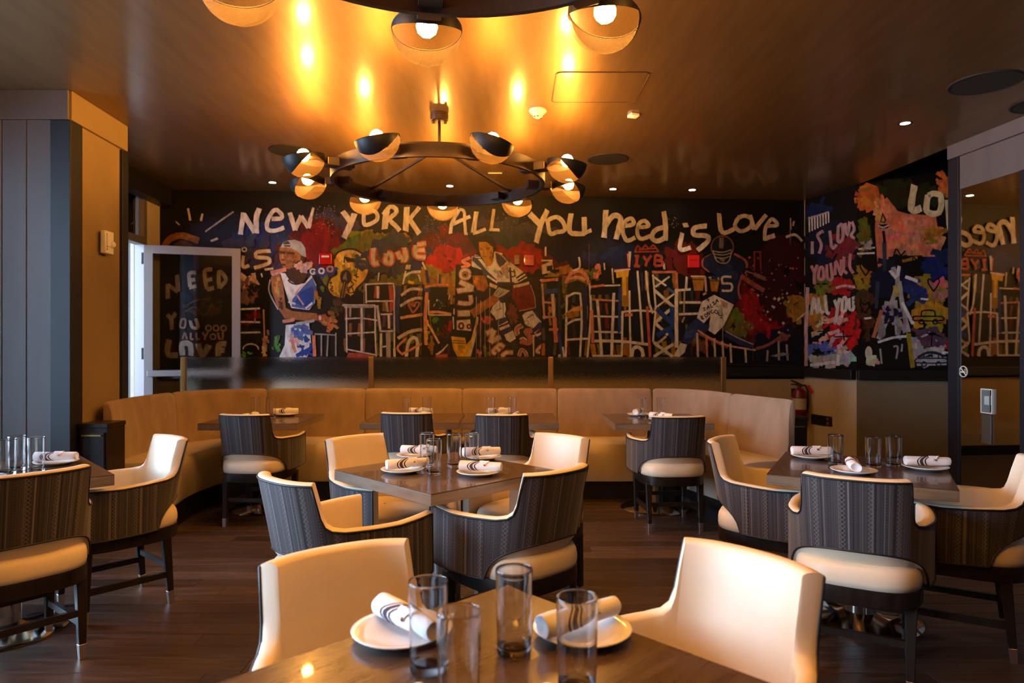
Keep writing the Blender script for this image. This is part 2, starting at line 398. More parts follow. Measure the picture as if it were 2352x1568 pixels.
# left pillar ---------------------------------------------------------------
PA, PB = (-3.02, 4.66), (-3.07, 5.43); PL = (-4.62, 4.64)
pillar = struct(MB().prism([(-3.03, 4.68), (-3.08, 5.42), (-4.6, 5.36), (-4.6, 4.66)], 0, CEIL + 0.02).build('wall_pillar_left', M['ochre']))
for k in range(9):                                  # vertical boards on the front
    x1 = -3.145 - k * 0.168
    MB().box(x1 - 0.164, x1, 4.655, 4.685, 0.0, 2.90).build('plank', M['plank_grey'], pillar, bevel=0.003, seg=1)
MB().box(-4.6, -3.02, 4.64, 4.685, 2.90, CEIL).build('fascia_board', M['plank_grey'], pillar, bevel=0.004)
slab(MB(), PA, PB, 0.015, -0.03, 2.90, CEIL).build('fascia_board', M['ochre'], pillar, bevel=0.004)
MB().prism([(-3.145, 4.645), (-3.005, 4.645), (-3.012, 4.79), (-3.1, 4.79)], 0, 2.895).build('corner_post', M['navy'], pillar, bevel=0.004)
MB().prism([(-3.052, 5.35), (-3.058, 5.445), (-3.16, 5.445), (-3.15, 5.35)], 0, 2.895).build('corner_post', M['navy'], pillar, bevel=0.004)
slab(MB(), PA, PB, 0.02, -0.02, 0, 0.12).build('baseboard', M['black'], pillar)

# right partition wall with the mirror glass door ------------------------------
def rw(y): return (3.84 + 0.0875 * (5.96 - y), y)
wr = MB(); slab(wr, rw(5.96), rw(-3.3), -0.2, -0.02, 0, CEIL + 0.02)
slab(wr, rw(5.96), rw(-3.3), -0.03, 0, 2.70, CEIL + 0.02); slab(wr, rw(5.135), rw(-3.3), -0.03, 0, 0, 2.70)
wall_right = struct(wr.build('wall_right', M['plank_grey']))
slab(MB(), rw(5.98), rw(-3.3), -0.02, 0.03, CEIL - 0.12, CEIL).build('fascia_board', M['plank_grey'], wall_right, bevel=0.004)
slab(MB(), rw(5.99), rw(5.866), -0.22, 0.015, 0, CEIL - 0.12).build('corner_post', M['navy'], wall_right, bevel=0.004)
door_2 = struct(slab(MB(), rw(5.236), rw(5.14), -0.03, 0.012, 0, 2.70).build('door_2', M['navy'], bevel=0.003))
slab(MB(), rw(5.866), rw(5.236), -0.012, 0, 0.02, 2.70).build('mirror_pane', M['mirror'], door_2)
struct(MB().box(3.9, 5.7, 5.3, 5.5, 0, CEIL + 0.68).build('wall_alcove_near', M['taupe']))

# rear wall behind the camera, and the window wall on the left
def wall_with_windows(name, a, b, wins, m_, side, z0=0.45, z1=2.85):
    """wins: parameter ranges along a-b (metres); returns the wall and builds window_n frames with panes"""
    ln = math.hypot(b[0] - a[0], b[1] - a[1]); P = lambda t: lerp2(a, b, t / ln)
    mb = MB(); cur = 0
    for (t0, t1) in wins:
        slab(mb, P(cur), P(t0), -0.18, 0, 0, CEIL + 0.02); slab(mb, P(t0), P(t1), -0.18, 0, 0, z0); slab(mb, P(t0), P(t1), -0.18, 0, z1, CEIL + 0.02); cur = t1
    slab(mb, P(cur), P(ln), -0.18, 0, 0, CEIL + 0.02)
    wo = struct(mb.build(name, m_))
    for (t0, t1) in wins:
        fb = MB(); fw = 0.06
        for u0, u1 in ((t0, t0 + fw), (t1 - fw, t1), ((t0 + t1) / 2 - fw / 2, (t0 + t1) / 2 + fw / 2)): slab(fb, P(u0), P(u1), -0.14, -0.04, z0, z1)
        slab(fb, P(t0), P(t1), -0.14, -0.04, z0, z0 + fw); slab(fb, P(t0), P(t1), -0.14, -0.04, z1 - fw, z1)
        wall_with_windows.n += 1
        wi = struct(fb.build('window_%d' % wall_with_windows.n, M['alu']))
        tm = (t0 + t1) / 2
        for u0, u1 in ((t0 + fw, tm - fw / 2), (tm + fw / 2, t1 - fw)): slab(MB(), P(u0), P(u1), -0.093, -0.087, z0 + fw, z1 - fw).build('pane', M['pane'], wi)
        # sky portal in the opening (guides the daylight sampling, emits nothing itself)
        c = P(tm); c2 = off(a, b, -0.16); dx, dy = (b[0] - a[0]) / ln, (b[1] - a[1]) / ln; nx, ny = dy, -dx
        ld = bpy.data.lights.new('window_portal', 'AREA'); ld.shape = 'RECTANGLE'; ld.size = t1 - t0; ld.size_y = z1 - z0
        ld.cycles.is_portal = True
        lo = bpy.data.objects.new('window_portal', ld); col.objects.link(lo)
        lo.location = (c[0] - nx * 0.16, c[1] - ny * 0.16, (z0 + z1) / 2)
        lo.rotation_euler = Vector((nx, ny, 0)).to_track_quat('-Z', 'Y').to_euler()
    return wo
wall_with_windows.n = 0
wall_with_windows('wall_left', (-4.45, -3.0), (-4.45, 4.66), [(2.6, 4.7), (5.1, 7.2)], M['plank_grey'], 1)
wall_with_windows('wall_rear', (4.9, -3.0), (-4.6, -3.0), [], M['plank_grey'], 1)
ld = bpy.data.lights.new('door_portal', 'AREA'); ld.shape = 'RECTANGLE'; ld.size = 1.1; ld.size_y = 2.9; ld.cycles.is_portal = True
lo = bpy.data.objects.new('door_portal', ld); col.objects.link(lo); lo.location = (lw(6.65)[0] - 0.2, 6.65, 1.5)
lo.rotation_euler = Vector((1, 0, 0)).to_track_quat('-Z', 'Y').to_euler()
# added walls and roof outside the door, shading its jamb from the sky
struct(MB().box(-5.75, -5.6, 5.0, 9.6, -0.05, 3.5).box(-5.6, -4.1, 9.45, 9.6, -0.05, 3.5).box(-5.75, -4.1, 5.0, 9.6, 3.5, 3.6).build('wall_daylight_blocker', mat('grey_render', (0.12, 0.12, 0.13), 0.9)))
# pavement outside the street door
struct(MB().box(-9, -3.9, 3.0, 10.0, -0.2, -0.05).build('ground', mat('pavement', (0.06, 0.06, 0.065), 0.9)))

# ================================================================== CEILING FIXTURES
def downlight(x, y, label):
    px, py = (x - CX) / F * (CEIL - CAMZ) * F / (HZ - y), (CEIL - CAMZ) * F / (HZ - y)
    t = thing('recessed_downlight', label, 'downlight', (px, py, CEIL), 0, 'recessed ceiling downlights')
    MB().lathe([(0.036, -0.001), (0.05, -0.004), (0.055, -0.001)], 24, cap0=False, cap1=False).build('trim_ring', M['bronze'], t, smooth=True)
    MB().lathe([(0.036, -0.0015), (0.0, -0.0016)], 24, cap0=False, cap1=False).build('lens', M['led'], t)
    sl = bpy.data.lights.new('downlight_beam', 'SPOT'); sl.energy = DOWN; sl.color = (1.0, 0.72, 0.42); sl.spot_size = math.radians(95); sl.spot_blend = 0.8; sl.shadow_soft_size = 0.03
    so = bpy.data.objects.new('downlight_beam', sl); col.objects.link(so); so.parent = t; so.location = (0, 0, -0.02)
downlight(626, 419, 'recessed downlight left of the far ring chandelier above the street door')
downlight(1033, 427, 'recessed downlight seen through the far ring chandelier')
downlight(1408, 434, 'recessed downlight above the painted word you on the mural')
downlight(1590, 436, 'recessed downlight above the painted words need is on the mural')
downlight(2079, 283, 'recessed downlight in the dark ceiling at the right, near the round speaker')
def speaker(x, y, wpx, label):
    d = (CEIL - CAMZ) * F / (HZ - y); r = wpx / 2 / F * d
    t = thing('ceiling_speaker', label, 'speaker', ((x - CX) / F * d, d, CEIL), 0, 'round ceiling speakers')
    MB().lathe([(0.0, -0.006), (r * 0.5, -0.0065), (r * 0.92, -0.006)], 40, cap0=False, cap1=False).build('grille', M['speaker'], t)
    MB().lathe([(r * 0.92, -0.006), (r * 0.95, -0.009), (r, -0.006), (r, 0)], 40, cap0=False, cap1=False).build('rim', M['speaker'], t, smooth=True)
speaker(668, 346, 98, 'round black ceiling speaker left of the far ring chandelier')
speaker(1396, 365, 94, 'round black ceiling speaker right of the far ring chandelier')
speaker(2262, 190, 150, 'large round black ceiling speaker near the right partition wall')
speaker(2400, 237, 136, 'black ceiling speaker cut by the right edge of the picture')
# smoke detector
d = (CEIL - CAMZ) * F / (HZ - 252)
t = thing('smoke_detector', 'white domed smoke detector on the glowing ceiling', 'smoke detector', ((1235 - CX) / F * d, d, CEIL))
MB().lathe([(0.064, 0), (0.066, -0.012), (0.05, -0.03), (0.04, -0.034)], 28, cap0=False, cap1=False).build('base', M['white_plastic'], t, smooth='auto')
MB().lathe([(0.04, -0.034), (0.036, -0.05), (0.018, -0.062), (0.0, -0.063)], 28, cap0=False, cap1=False).build('sensor_cap', M['white_plastic'], t, smooth='auto')
for a in (0.9, -1.57, 3.9):
    MB().box(-0.008, 0.008, -0.002, 0.002, -0.006, 0.0).build('vent_slot', M['black'], t, loc=(0.032 * math.cos(a), 0.032 * math.sin(a), -0.052))
d = (CEIL - CAMZ) * F / (HZ - 262)
t = thing('ceiling_sensor', 'small white square sensor on the ceiling beside the smoke detector', 'sensor', ((1455 - CX) / F * d, d, CEIL), 0.3)
MB().box(-0.035, 0.035, -0.035, 0.035, -0.022, 0).build('housing', M['white_plastic'], t, bevel=0.005)
MB().lathe([(0.0, -0.028), (0.012, -0.026), (0.016, -0.022)], 16, cap0=False, cap1=False).build('lens', M['white_plastic'], t, smooth=True)
# access panel
pts = [(1281, 164), (1498, 164), (1456, 236), (1263, 233)]
w_ = [((x - CX) / F * (CEIL - CAMZ) * F / (HZ - y), (CEIL - CAMZ) * F / (HZ - y)) for x, y in pts]
cx_, cy_ = sum(p[0] for p in w_) / 4, sum(p[1] for p in w_) / 4
t = thing('ceiling_access_panel', 'flat access hatch with rounded corners in the glowing ceiling', 'access panel', (cx_, cy_, CEIL))
def rrect(hx, hy, r, n=5):
    out = []
    for sx, sy, a0 in ((1, 1, 0), (-1, 1, PI / 2), (-1, -1, PI), (1, -1, 1.5 * PI)):
        for k in range(n + 1):
            a = a0 + PI / 2 * k / n; out.append((sx * (hx - r) + r * math.cos(a), sy * (hy - r) + r * math.sin(a)))
    return out
hx_, hy_ = (w_[1][0] - w_[0][0]) / 2, (w_[3][1] - w_[0][1]) / 2
MB().prism(rrect(hx_ - 0.006, hy_ - 0.006, 0.03), -0.004, 0.0).build('hatch', M['ceiling'], t)
MB().tube([(x, y, -0.002) for x, y in rrect(hx_, hy_, 0.035)], 0.003, 6, closed=True).build('gasket', M['bronze'], t)
# linear slot beyond the far chandelier
d = (CEIL - CAMZ) * F / (HZ - 397)
tag(MB().box(-0.07, 0.07, -0.012, 0.012, -0.006, 0).build('air_slot', M['white_plastic'], loc=((1137 - CX) / F * d, d, CEIL), bevel=0.002), 'short white air slot in the ceiling behind the far chandelier', 'air vent')

# ------------------------------------------------------------------ ring chandeliers
RS, RR = 1.02, 0.78
def make_chandelier(label, cx, cy, rot, tilts=None):
    t = thing('ring_chandelier', label, 'chandelier', (cx, cy, 0), rot, 'ring chandeliers with mesh bowl lamps')
    rows = []
    n = 72
    for rr, z in ((RR - 0.012, 2.56), (RR + 0.012, 2.56), (RR + 0.012, 2.655), (RR - 0.012, 2.655), (RR - 0.012, 2.56)):
        rows.append([(rr * math.cos(2 * PI * k / n), rr * math.sin(2 * PI * k / n), z) for k in range(n)])
    MB().grid(rows, closed=True).build('ring_band', M['bronze'], t, smooth='auto')
    c = MB().lathe([(0.065, CEIL), (0.068, CEIL - 0.02), (0.066, CEIL - 0.055), (0.06, CEIL - 0.06)], 28).build('canopy', M['bronze'], t, smooth='auto')
    for s in (-1, 1): MB().lathe([(0.011, -0.085), (0.012, -0.06), (0.007, -0.055)], 10, (s * 0.045, -0.02, CEIL)).build('canopy_screw', M['bronze'], c, smooth=True)
    MB().lathe([(0.011, 2.84), (0.011, CEIL - 0.05)], 12).build('stem', M['bronze'], t, smooth=True)
    MB().lathe([(0.02, 2.80), (0.028, 2.82), (0.028, 2.86), (0.016, 2.88)], 16).build('hub', M['bronze'], t, smooth='auto')
    for a in (270, 42, 138):
        a = math.radians(a)
        x, y = math.cos(a), math.sin(a)
        MB().bar((x * 0.02, y * 0.02, 2.835), (x * (RR - 0.012), y * (RR - 0.012), 2.64), 0.018, 0.018).build('strut', M['bronze'], t)
    for k in range(9):
        a = math.radians(90 + 40 * k); rx, ry = math.cos(a), math.sin(a)
        mt = Matrix(((rx, -ry, 0), (ry, rx, 0), (0, 0, 1)))
        b = MB().box(-0.10, 0.085, -0.045, 0.045, -0.028, 0.028).build('bracket', M['bronze'], t, bevel=0.003)
        b.location = (rx * RR, ry * RR, 2.607); b.rotation_euler = (0, 0, a)
        MB().box(0.085, 0.089, -0.04, 0.04, -0.023, 0.023).build('end_plate', M['brass'], b)
        MB().tube([(0.08, 0, 0.0), (0.15, 0, 0.012), (0.235, 0, 0.012)], 0.011, 8).build('arm', M['bronze'], b, smooth=True)
        # bowl: local frame x = outward, y = tangent, z = up, tipped outward
        R = 0.1375; nth = 9
        cap_rows, mesh_rows, uvr = [], [], []
        nphi = 36
        thc = lambda ph: math.radians(2 + (44 * math.cos(ph) if math.cos(ph) > 0 else -24 * math.cos(ph)))
        for j in range(nth + 1):
            r1, u1 = [], []
            for i in range(nphi + 1):
                ph = -PI + 2 * PI * i / nphi; th0 = 0.0; th = th0 + (PI / 2 - th0) * j / nth
                r1.append((R * math.cos(th) * math.cos(ph), R * math.cos(th) * math.sin(ph), -R * math.sin(th)))
                u1.append((R * (PI / 2 - th) * math.cos(ph), R * (PI / 2 - th) * math.sin(ph)))
            mesh_rows.append(r1); uvr.append(u1)
        for j in range(7):
            r1 = []
            for i in range(37):
                ph = -PI + 2 * PI * i / 36; th = thc(ph) * j / 6; Q = R + 0.002
                r1.append((Q * math.cos(th) * math.cos(ph), Q * math.cos(th) * math.sin(ph), -Q * math.sin(th)))
            cap_rows.append(r1)
        rim = [(R * math.cos(2 * PI * i / 36), R * math.sin(2 * PI * i / 36), 0) for i in range(36)]
        sh = MB().grid(mesh_rows, uv=uvr).build('lamp_shade', M['mesh'], t, smooth=True)
        sh.location = (rx * RS, ry * RS, 2.615)
        tl = math.radians((tilts or {}).get(k, (10, 0))[0]); tr_ = math.radians((tilts or {}).get(k, (10, 0))[1])
        sh.rotation_euler = (Matrix.Rotation(a, 3, 'Z') @ Matrix.Rotation(tl, 3, 'Y') @ Matrix.Rotation(tr_, 3, 'X')).to_euler()
        MB().grid(cap_rows).build('shade_cap', M['cap'], sh, smooth=True)
        MB().tube(rim, 0.003, 6, closed=True).build('shade_rim', M['cap'], sh, smooth=True)
        bm = bmesh.new(); bmesh.ops.create_icosphere(bm, subdivisions=2, radius=0.043)
        me = bpy.data.meshes.new('bulb'); bm.to_mesh(me); bm.free(); me.materials.append(M['bulb'])
        for p in me.polygons: p.use_smooth = True
        bo = bpy.data.objects.new('bulb', me); col.objects.link(bo); bo.parent = sh; bo.location = (0, 0, 0.012)
    return t
make_chandelier('far ring chandelier hanging in the middle of the room before the mural', -0.545, 5.12, math.radians(4.5), {4: (12, 8), 5: (8, -14)})
make_chandelier('near ring chandelier overhead, cut off by the top of the picture', -0.16, 1.70, math.radians(10), {8: (14, 6), 0: (10, 0)})

# ================================================================== BANQUETTE
BACK = [(-2.88, 4.98), (-2.925, 5.25), (-2.94, 5.52), (-2.895, 5.94), (-2.76, 6.22), (-2.55, 6.36), (-2.32, 6.42)]
BACKR = [(1.325, 6.42), (1.53, 6.36), (1.69, 6.18), (1.79, 5.86), (1.83, 5.74), (1.93, 5.45), (2.05, 5.12)]
def sweep_panel(path, prof, name, m_, parent, ends=0.05):
    """upholstered panel: profile (d = into the room, z) swept along a floor path, pinched at both ends"""
    path = [Vector((p[0], p[1])) for p in path]; n = len(path)
    cum = [0]
    for i in range(1, n): cum.append(cum[-1] + (path[i] - path[i - 1]).length)
    tot = cum[-1]
    def at(s):
        s = min(max(s, 0), tot)
        for i in range(1, n):
            if s <= cum[i] + 1e-9:
                t = (s - cum[i - 1]) / max(cum[i] - cum[i - 1], 1e-9); return path[i - 1].lerp(path[i], t), (path[i] - path[i - 1]).normalized()
        return path[-1], (path[-1] - path[-2]).normalized()
    ss = [0, 0.006, 0.02, ends] + [ends + (tot - 2 * ends) * k / 16 for k in range(1, 16)] + [tot - ends, tot - 0.02, tot - 0.006, tot]
    d0 = sum(p[0] for p in prof) / len(prof); z0 = sum(p[1] for p in prof) / len(prof)
    rows = []
    for s in ss:
        e = min(s, tot - s); k = 1 if e >= ends else math.sqrt(max(0, 1 - (1 - e / ends) ** 2)); shr = 0.022 * (1 - k)
        p, d = at(s); p2, d2 = at(s + 0.03); p1, d1 = at(s - 0.03); d = (d1 + d2).normalized(); nr = Vector((d.y, -d.x))
        r = []
        for dd, z in prof:
            vx, vz = dd - d0, z - z0; l = math.hypot(vx, vz); f = (l - shr) / l if l else 1
            q = p + nr * (d0 + vx * f); r.append((q.x, q.y, z0 + vz * f))
        rows.append(r)
    mb = MB(); mb.grid(rows, closed=True); npf = len(prof)
    mb.f.append(tuple(range(npf))); mb.f.append(tuple(reversed([(len(ss) - 1) * npf + k for k in range(npf)])))
    return mb.build(name, m_, parent, smooth='auto')
bq = thing('banquette', 'long curved tan velvet banquette below the frosted glass panels', 'banquette', (0, 0, 0))
lp = [tuple(p) for p in smoothpath([(x, y, 0) for x, y in BACK], 6)]
rp = [tuple(p) for p in smoothpath([(x, y, 0) for x, y in BACKR], 6)]
full = [(p[0], p[1]) for p in lp] + [(x * 0.1, 6.42) for x in range(-22, 13)] + [(p[0], p[1]) for p in rp]
def portion(x_from, x_to, path):
    return path[x_from:x_to]
BP = [(0.0, 0.46), (-0.012, 0.62), (-0.03, 0.80), (-0.04, 0.90), (-0.052, 0.935), (-0.075, 0.95), (-0.095, 0.945), (-0.098, 0.90), (-0.1, 0.60), (-0.1, 0.10), (-0.02, 0.10), (0.0, 0.30)]
L2 = [(p[0], p[1]) for p in lp]; R2 = [(p[0], p[1]) for p in rp]
bounds = [-2.32, -1.39, -0.47, 0.43, 1.325]
sweep_panel(L2[:19], BP, 'back_panel', M['velvet'], bq)
sweep_panel(L2[18:], BP, 'back_panel', M['velvet'], bq)
for a, b in zip(bounds[:-1], bounds[1:]):
    sweep_panel([(a + 0.004 + (b - a - 0.008) * k / 8, 6.42) for k in range(9)], BP, 'back_panel', M['velvet'], bq)
sweep_panel(R2[:22], BP, 'back_panel', M['velvet'], bq)
sweep_panel(R2[21:], BP, 'back_panel', M['velvet'], bq)
SP = [(0.0, 0.17), (0.45, 0.17), (0.462, 0.20), (0.465, 0.40), (0.46, 0.46), (0.435, 0.492), (0.38, 0.502), (0.2, 0.505), (-0.02, 0.50)]
SPs = [(d * 0.86, z) for d, z in SP]
KP = [(0.0, 0.0), (0.38, 0.0), (0.38, 0.172), (0.0, 0.172)]
sb = [-2.32, -1.39, -0.47, 0.43, 1.325]
sweep_panel(L2, SPs, 'seat_cushion', M['vinyl'], bq, 0.02)
for a, b in zip(sb[:-1], sb[1:]):
    sweep_panel([(a + (b - a) * k / 8, 6.42) for k in range(9)], SP, 'seat_cushion', M['vinyl'], bq, 0.012)
sweep_panel(R2, SPs, 'seat_cushion', M['vinyl'], bq, 0.02)
sweep_panel(L2[2:] + [(x * 0.1, 6.42) for x in range(-22, 13)] + R2[:-2], KP, 'plinth', M['black'], bq, 0.01)

# frosted glass partition behind the banquette: three panes between brass posts
xs = [-3.20, -1.372, 0.378, 2.06]; GY = 6.66
gp = thing('glass_partition', 'low frosted glass partition with brass posts behind the banquette', 'partition', (0, 0, 0))
for k, x in enumerate(xs):
    MB().box(x - 0.024, x + 0.024, GY - 0.022, GY + 0.022, 0.0, 1.245).build('post', M['brass'], gp, bevel=0.004)
for a, b in zip(xs[:-1], xs[1:]):
    MB().box(a + 0.026, b - 0.026, GY - 0.006, GY + 0.006, 0.12, 1.243).build('glass_pane', M['frost'], gp)
MB().box(xs[0], xs[-1], GY - 0.02, GY + 0.02, 0.0, 0.12).build('bottom_rail', M['bronze'], gp)

# ================================================================== TABLES
TS, TH = 0.775, 0.75
def make_table():
    t = thing('dining_table', 'x', 'table', (0, 0, 0), 0, 'square dining tables')
    h = TS / 2
    MB().box(-h, h, -h, h, TH - 0.004, TH).build('table_top', M['table'], t, bevel=0.001, seg=1)
    MB().box(-h, h, -h, h, TH - 0.052, TH - 0.0045).build('edge_band', M['edge'], t, bevel=0.0015, seg=1)
    MB().box(-0.2, 0.2, -0.03, 0.03, TH - 0.075, TH - 0.052).box(-0.03, 0.03, -0.2, 0.2, TH - 0.075, TH - 0.052).build('support_plate', M['black'], t)
    MB().lathe([(0.078, 0.03), (0.078, TH - 0.07)], 32).build('column', M['chrome'], t, smooth='auto')
    MB().lathe([(0.28, 0.0), (0.282, 0.008), (0.26, 0.02), (0.1, 0.034), (0.08, 0.045)], 40).build('base_disc', M['chrome'], t, smooth='auto')
    return t
TABLES = {
    'front': ((-0.025, 1.21), math.radians(44), 'square walnut table in the foreground with glasses and rolled napkins'),
    'mid': ((-0.33, 3.37), math.radians(44.5), 'square walnut table set for four in the middle of the room'),
    'right': ((1.74, 3.42), math.radians(-28.2), 'square walnut table at the right set with three plates'),
    'left': ((-2.44, 3.27), math.radians(43), 'square walnut table cut by the left edge of the picture'),
    't1': ((-2.06, 5.70), 0, 'leftmost square table standing along the banquette'),
    't2': ((-0.81, 5.745), 0, 'banquette table left of centre, pushed against its neighbour'),
    't3': ((-0.018, 5.745), 0, 'banquette table right of centre, pushed against its neighbour'),
    't4': ((1.19, 5.70), 0, 'rightmost square table standing along the banquette'),
}
tproto = None
for k, (c, r, lab) in TABLES.items():
    o = make_table() if tproto is None else copy_tree(tproto); tproto = tproto or o
    o.location = (c[0], c[1], 0); o.rotation_euler = (0, 0, r); o['label'] = lab

# ================================================================== ARMCHAIRS
def make_chair():
    t = thing('dining_armchair', 'x', 'chair', (0, 0, 0), 0, 'cream leather armchairs with striped backs')
    half = [(0, -0.283), (0.06, -0.28), (0.12, -0.266), (0.172, -0.238), (0.213, -0.2), (0.247, -0.148), (0.27, -0.08), (0.281, 0.01), (0.281, 0.10), (0.272, 0.17), (0.256, 0.235)]
    full_ = [(-x, y, 0) for x, y in reversed(half[1:])] + [(x, y, 0) for x, y in half]
    P = smoothpath(full_, 8); cum = [0]
    for i in range(1, len(P)): cum.append(cum[-1] + (P[i] - P[i - 1]).length)
    tot = cum[-1]
    def at(s):
        for i in range(1, len(P)):
            if s <= cum[i] + 1e-9:
                f = (s - cum[i - 1]) / (cum[i] - cum[i - 1]); d = (P[i] - P[i - 1]).normalized(); return P[i - 1].lerp(P[i], f), d
        return P[-1], (P[-1] - P[-2]).normalized()
    TC = 0.196                                   # arc length from the back's middle to the step down to the arm
    def zt(a):
        if a <= TC: return 0.845
        b = a - TC
        for (u0, z0), (u1, z1) in zip([(0, 0.845), (0.010, 0.72), (0.02, 0.685), (0.04, 0.668), (0.08, 0.66), (0.3, 0.652), (0.5, 0.66), (1.0, 0.66)], [(0.010, 0.72), (0.02, 0.685), (0.04, 0.668), (0.08, 0.66), (0.3, 0.652), (0.5, 0.66), (1.0, 0.66)]):
            if b <= u1: return z0 + (z1 - z0) * (b - u0) / (u1 - u0)
        return 0.66
    def zb(a):
        if a < 0.31: return 0.415 + 0.145 * math.sqrt(max(0, 1 - (a / 0.31) ** 2.8))
        return 0.415
    def lean(a): return 1.0 if a < TC else max(0.12, 1.0 - (a - TC) / 0.16)
    hs = [0.012 * k for k in range(18)] + [TC - 0.0015, TC, TC + 0.005, TC + 0.010, TC + 0.015, TC + 0.02, TC + 0.03, TC + 0.04, TC + 0.06, TC + 0.08]
    hs = sorted(h for h in set(hs) if h <= TC + 0.08)
    q = TC + 0.10
    while q < tot / 2 - 0.004: hs.append(q); q += 0.02
    hs.append(tot / 2)
    S = [-h for h in reversed(hs[1:])] + hs
    TKB, TKA = 0.05, 0.042
    outer, inner, ouv, rimtop = [], [], [], []
    NR = 9
    def place(s, z, inset):
        p, d = at(tot / 2 + s); n = Vector((d.y, -d.x, 0))        # right-hand normal of the U, points outwards
        a = abs(s); ln = lean(a)
        y = p.y - 0.2 * ln * max(0.0, z - 0.45) ** 1.1 * 1.05; x = p.x * (1 + 0.16 * max(0, z - 0.55) * ln)
        return (x - n.x * inset, y - n.y * inset, z)
    for s in S:
        a = abs(s); o_, i_, u_ = [], [], []
        z0, z1 = zb(a), zt(a); tk = TKB if a < TC + 0.05 else TKA
        for k in range(NR):
            z = z0 + (z1 - z0) * k / (NR - 1); o_.append(place(s, z, 0)); u_.append((s + 2, z))
        zi = 0.46
        for k in range(NR):
            z = zi + (z1 - zi) * k / (NR - 1); i_.append(place(s, z, tk))
        outer.append(o_); inner.append(i_); ouv.append(u_)
    MB().grid(outer, uv=ouv, flip=True).build('back_shell', M['stripe'], t, smooth='auto')
    lm = MB(); lm.grid(inner)
    # rounded roll along the top edge
    roll = []
    for s, o_, i_ in zip(S, outer, inner):
        a_, b_ = Vector(o_[-1]), Vector(i_[-1]); mid = (a_ + b_) / 2; hh = (b_ - a_) / 2
        roll.append([mid - hh * math.cos(PI * k / 6) + Vector((0, 0, 0.012 * math.sin(PI * k / 6))) for k in range(7)])
    lm.grid(roll)
    # under edge and the two front ends
    lm.grid([[o_[0], i_[0]] for o_, i_ in zip(outer, inner)])
    for e in (0, -1): lm.grid([[outer[e][k], inner[e][k]] for k in range(NR)])
    o = lm.build('leather_lining', M['leather'], t, smooth='auto')
    edge = [Vector(r[0]) for r in outer[:1]] + [Vector(outer[0][k]) for k in range(1, NR)] + [Vector(r[-1]) for r in outer[1:]] + [Vector(outer[-1][k]) for k in range(NR - 2, -1, -1)]
    MB().tube(edge, 0.0042, 6).build('piping', M['piping'], t, smooth=True)
    MB().tube([r[0] for r in outer], 0.0042, 6).build('piping', M['piping'], t, smooth=True)
    # seat: rounded cushion that runs out under the back
    def plan(th, f): 
        c, s_ = math.cos(th), math.sin(th); e = 0.62
        return (0.238 * f * math.copysign(abs(c) ** e, c), -0.026 + 0.268 * f * math.copysign(abs(s_) ** e, s_))
    prof = [(0.93, 0.405), (0.985, 0.412), (1.0, 0.435), (1.0, 0.455), (0.985, 0.48), (0.95, 0.497), (0.85, 0.508), (0.6, 0.516), (0.3, 0.52), (0.02, 0.521)]
    n = 44
    MB().grid([[(*plan(2 * PI * k / n, f), z) for k in range(n)] for f, z in prof], closed=True).build('seat_cushion', M['leather'], t, smooth=True)
    # dark apron under the seat
    ap = []
    for f, z in ((0.9, 0.345), (0.985, 0.345), (1.0, 0.35), (1.0, 0.413), (0.9, 0.413)):
        ap.append([(*plan(2 * PI * k / n, f), z) for k in range(n)])
    mb = MB(); mb.grid(ap, closed=True); mb.build('seat_frame', M['wood_dark'], t, smooth='auto')
    for sx, sy in ((-1, 1), (1, 1), (1, -1), (-1, -1)):
        tx, ty, bx, by = sx * 0.192, sy * (0.175 if sy > 0 else 0.195), sx * 0.188, sy * (0.18 if sy > 0 else 0.225)
        fz = 0.065; g = fz / 0.36; mx_, my_ = bx + (tx - bx) * g, by + (ty - by) * g
        lg = MB().bar((tx, ty, 0.36), (mx_, my_, fz), 0.044, 0.030).build('leg', M['wood_dark'], t, bevel=0.003, seg=1)
        MB().bar((mx_, my_, fz), (bx, by, 0.0), 0.031, 0.025).build('foot_sleeve', M['ferrule'], lg, bevel=0.001, seg=1)
    for sx in (-1, 1): MB().bar((sx * 0.189, -0.21, 0.155), (sx * 0.189, 0.176, 0.155), 0.02, 0.02, 0.03, 0.03).build('stretcher', M['wood_dark'], t)
    MB().bar((-0.189, 0.176, 0.20), (0.189, 0.176, 0.20), 0.02, 0.02, 0.028, 0.028).build('stretcher', M['wood_dark'], t)
    MB().bar((-0.189, -0.21, 0.20), (0.189, -0.21, 0.20), 0.02, 0.02, 0.028, 0.028).build('stretcher', M['wood_dark'], t)
    return t
def face(dx, dy): return math.atan2(dy, dx) - PI / 2          # rotation that turns the chair's front (+Y) to (dx, dy)
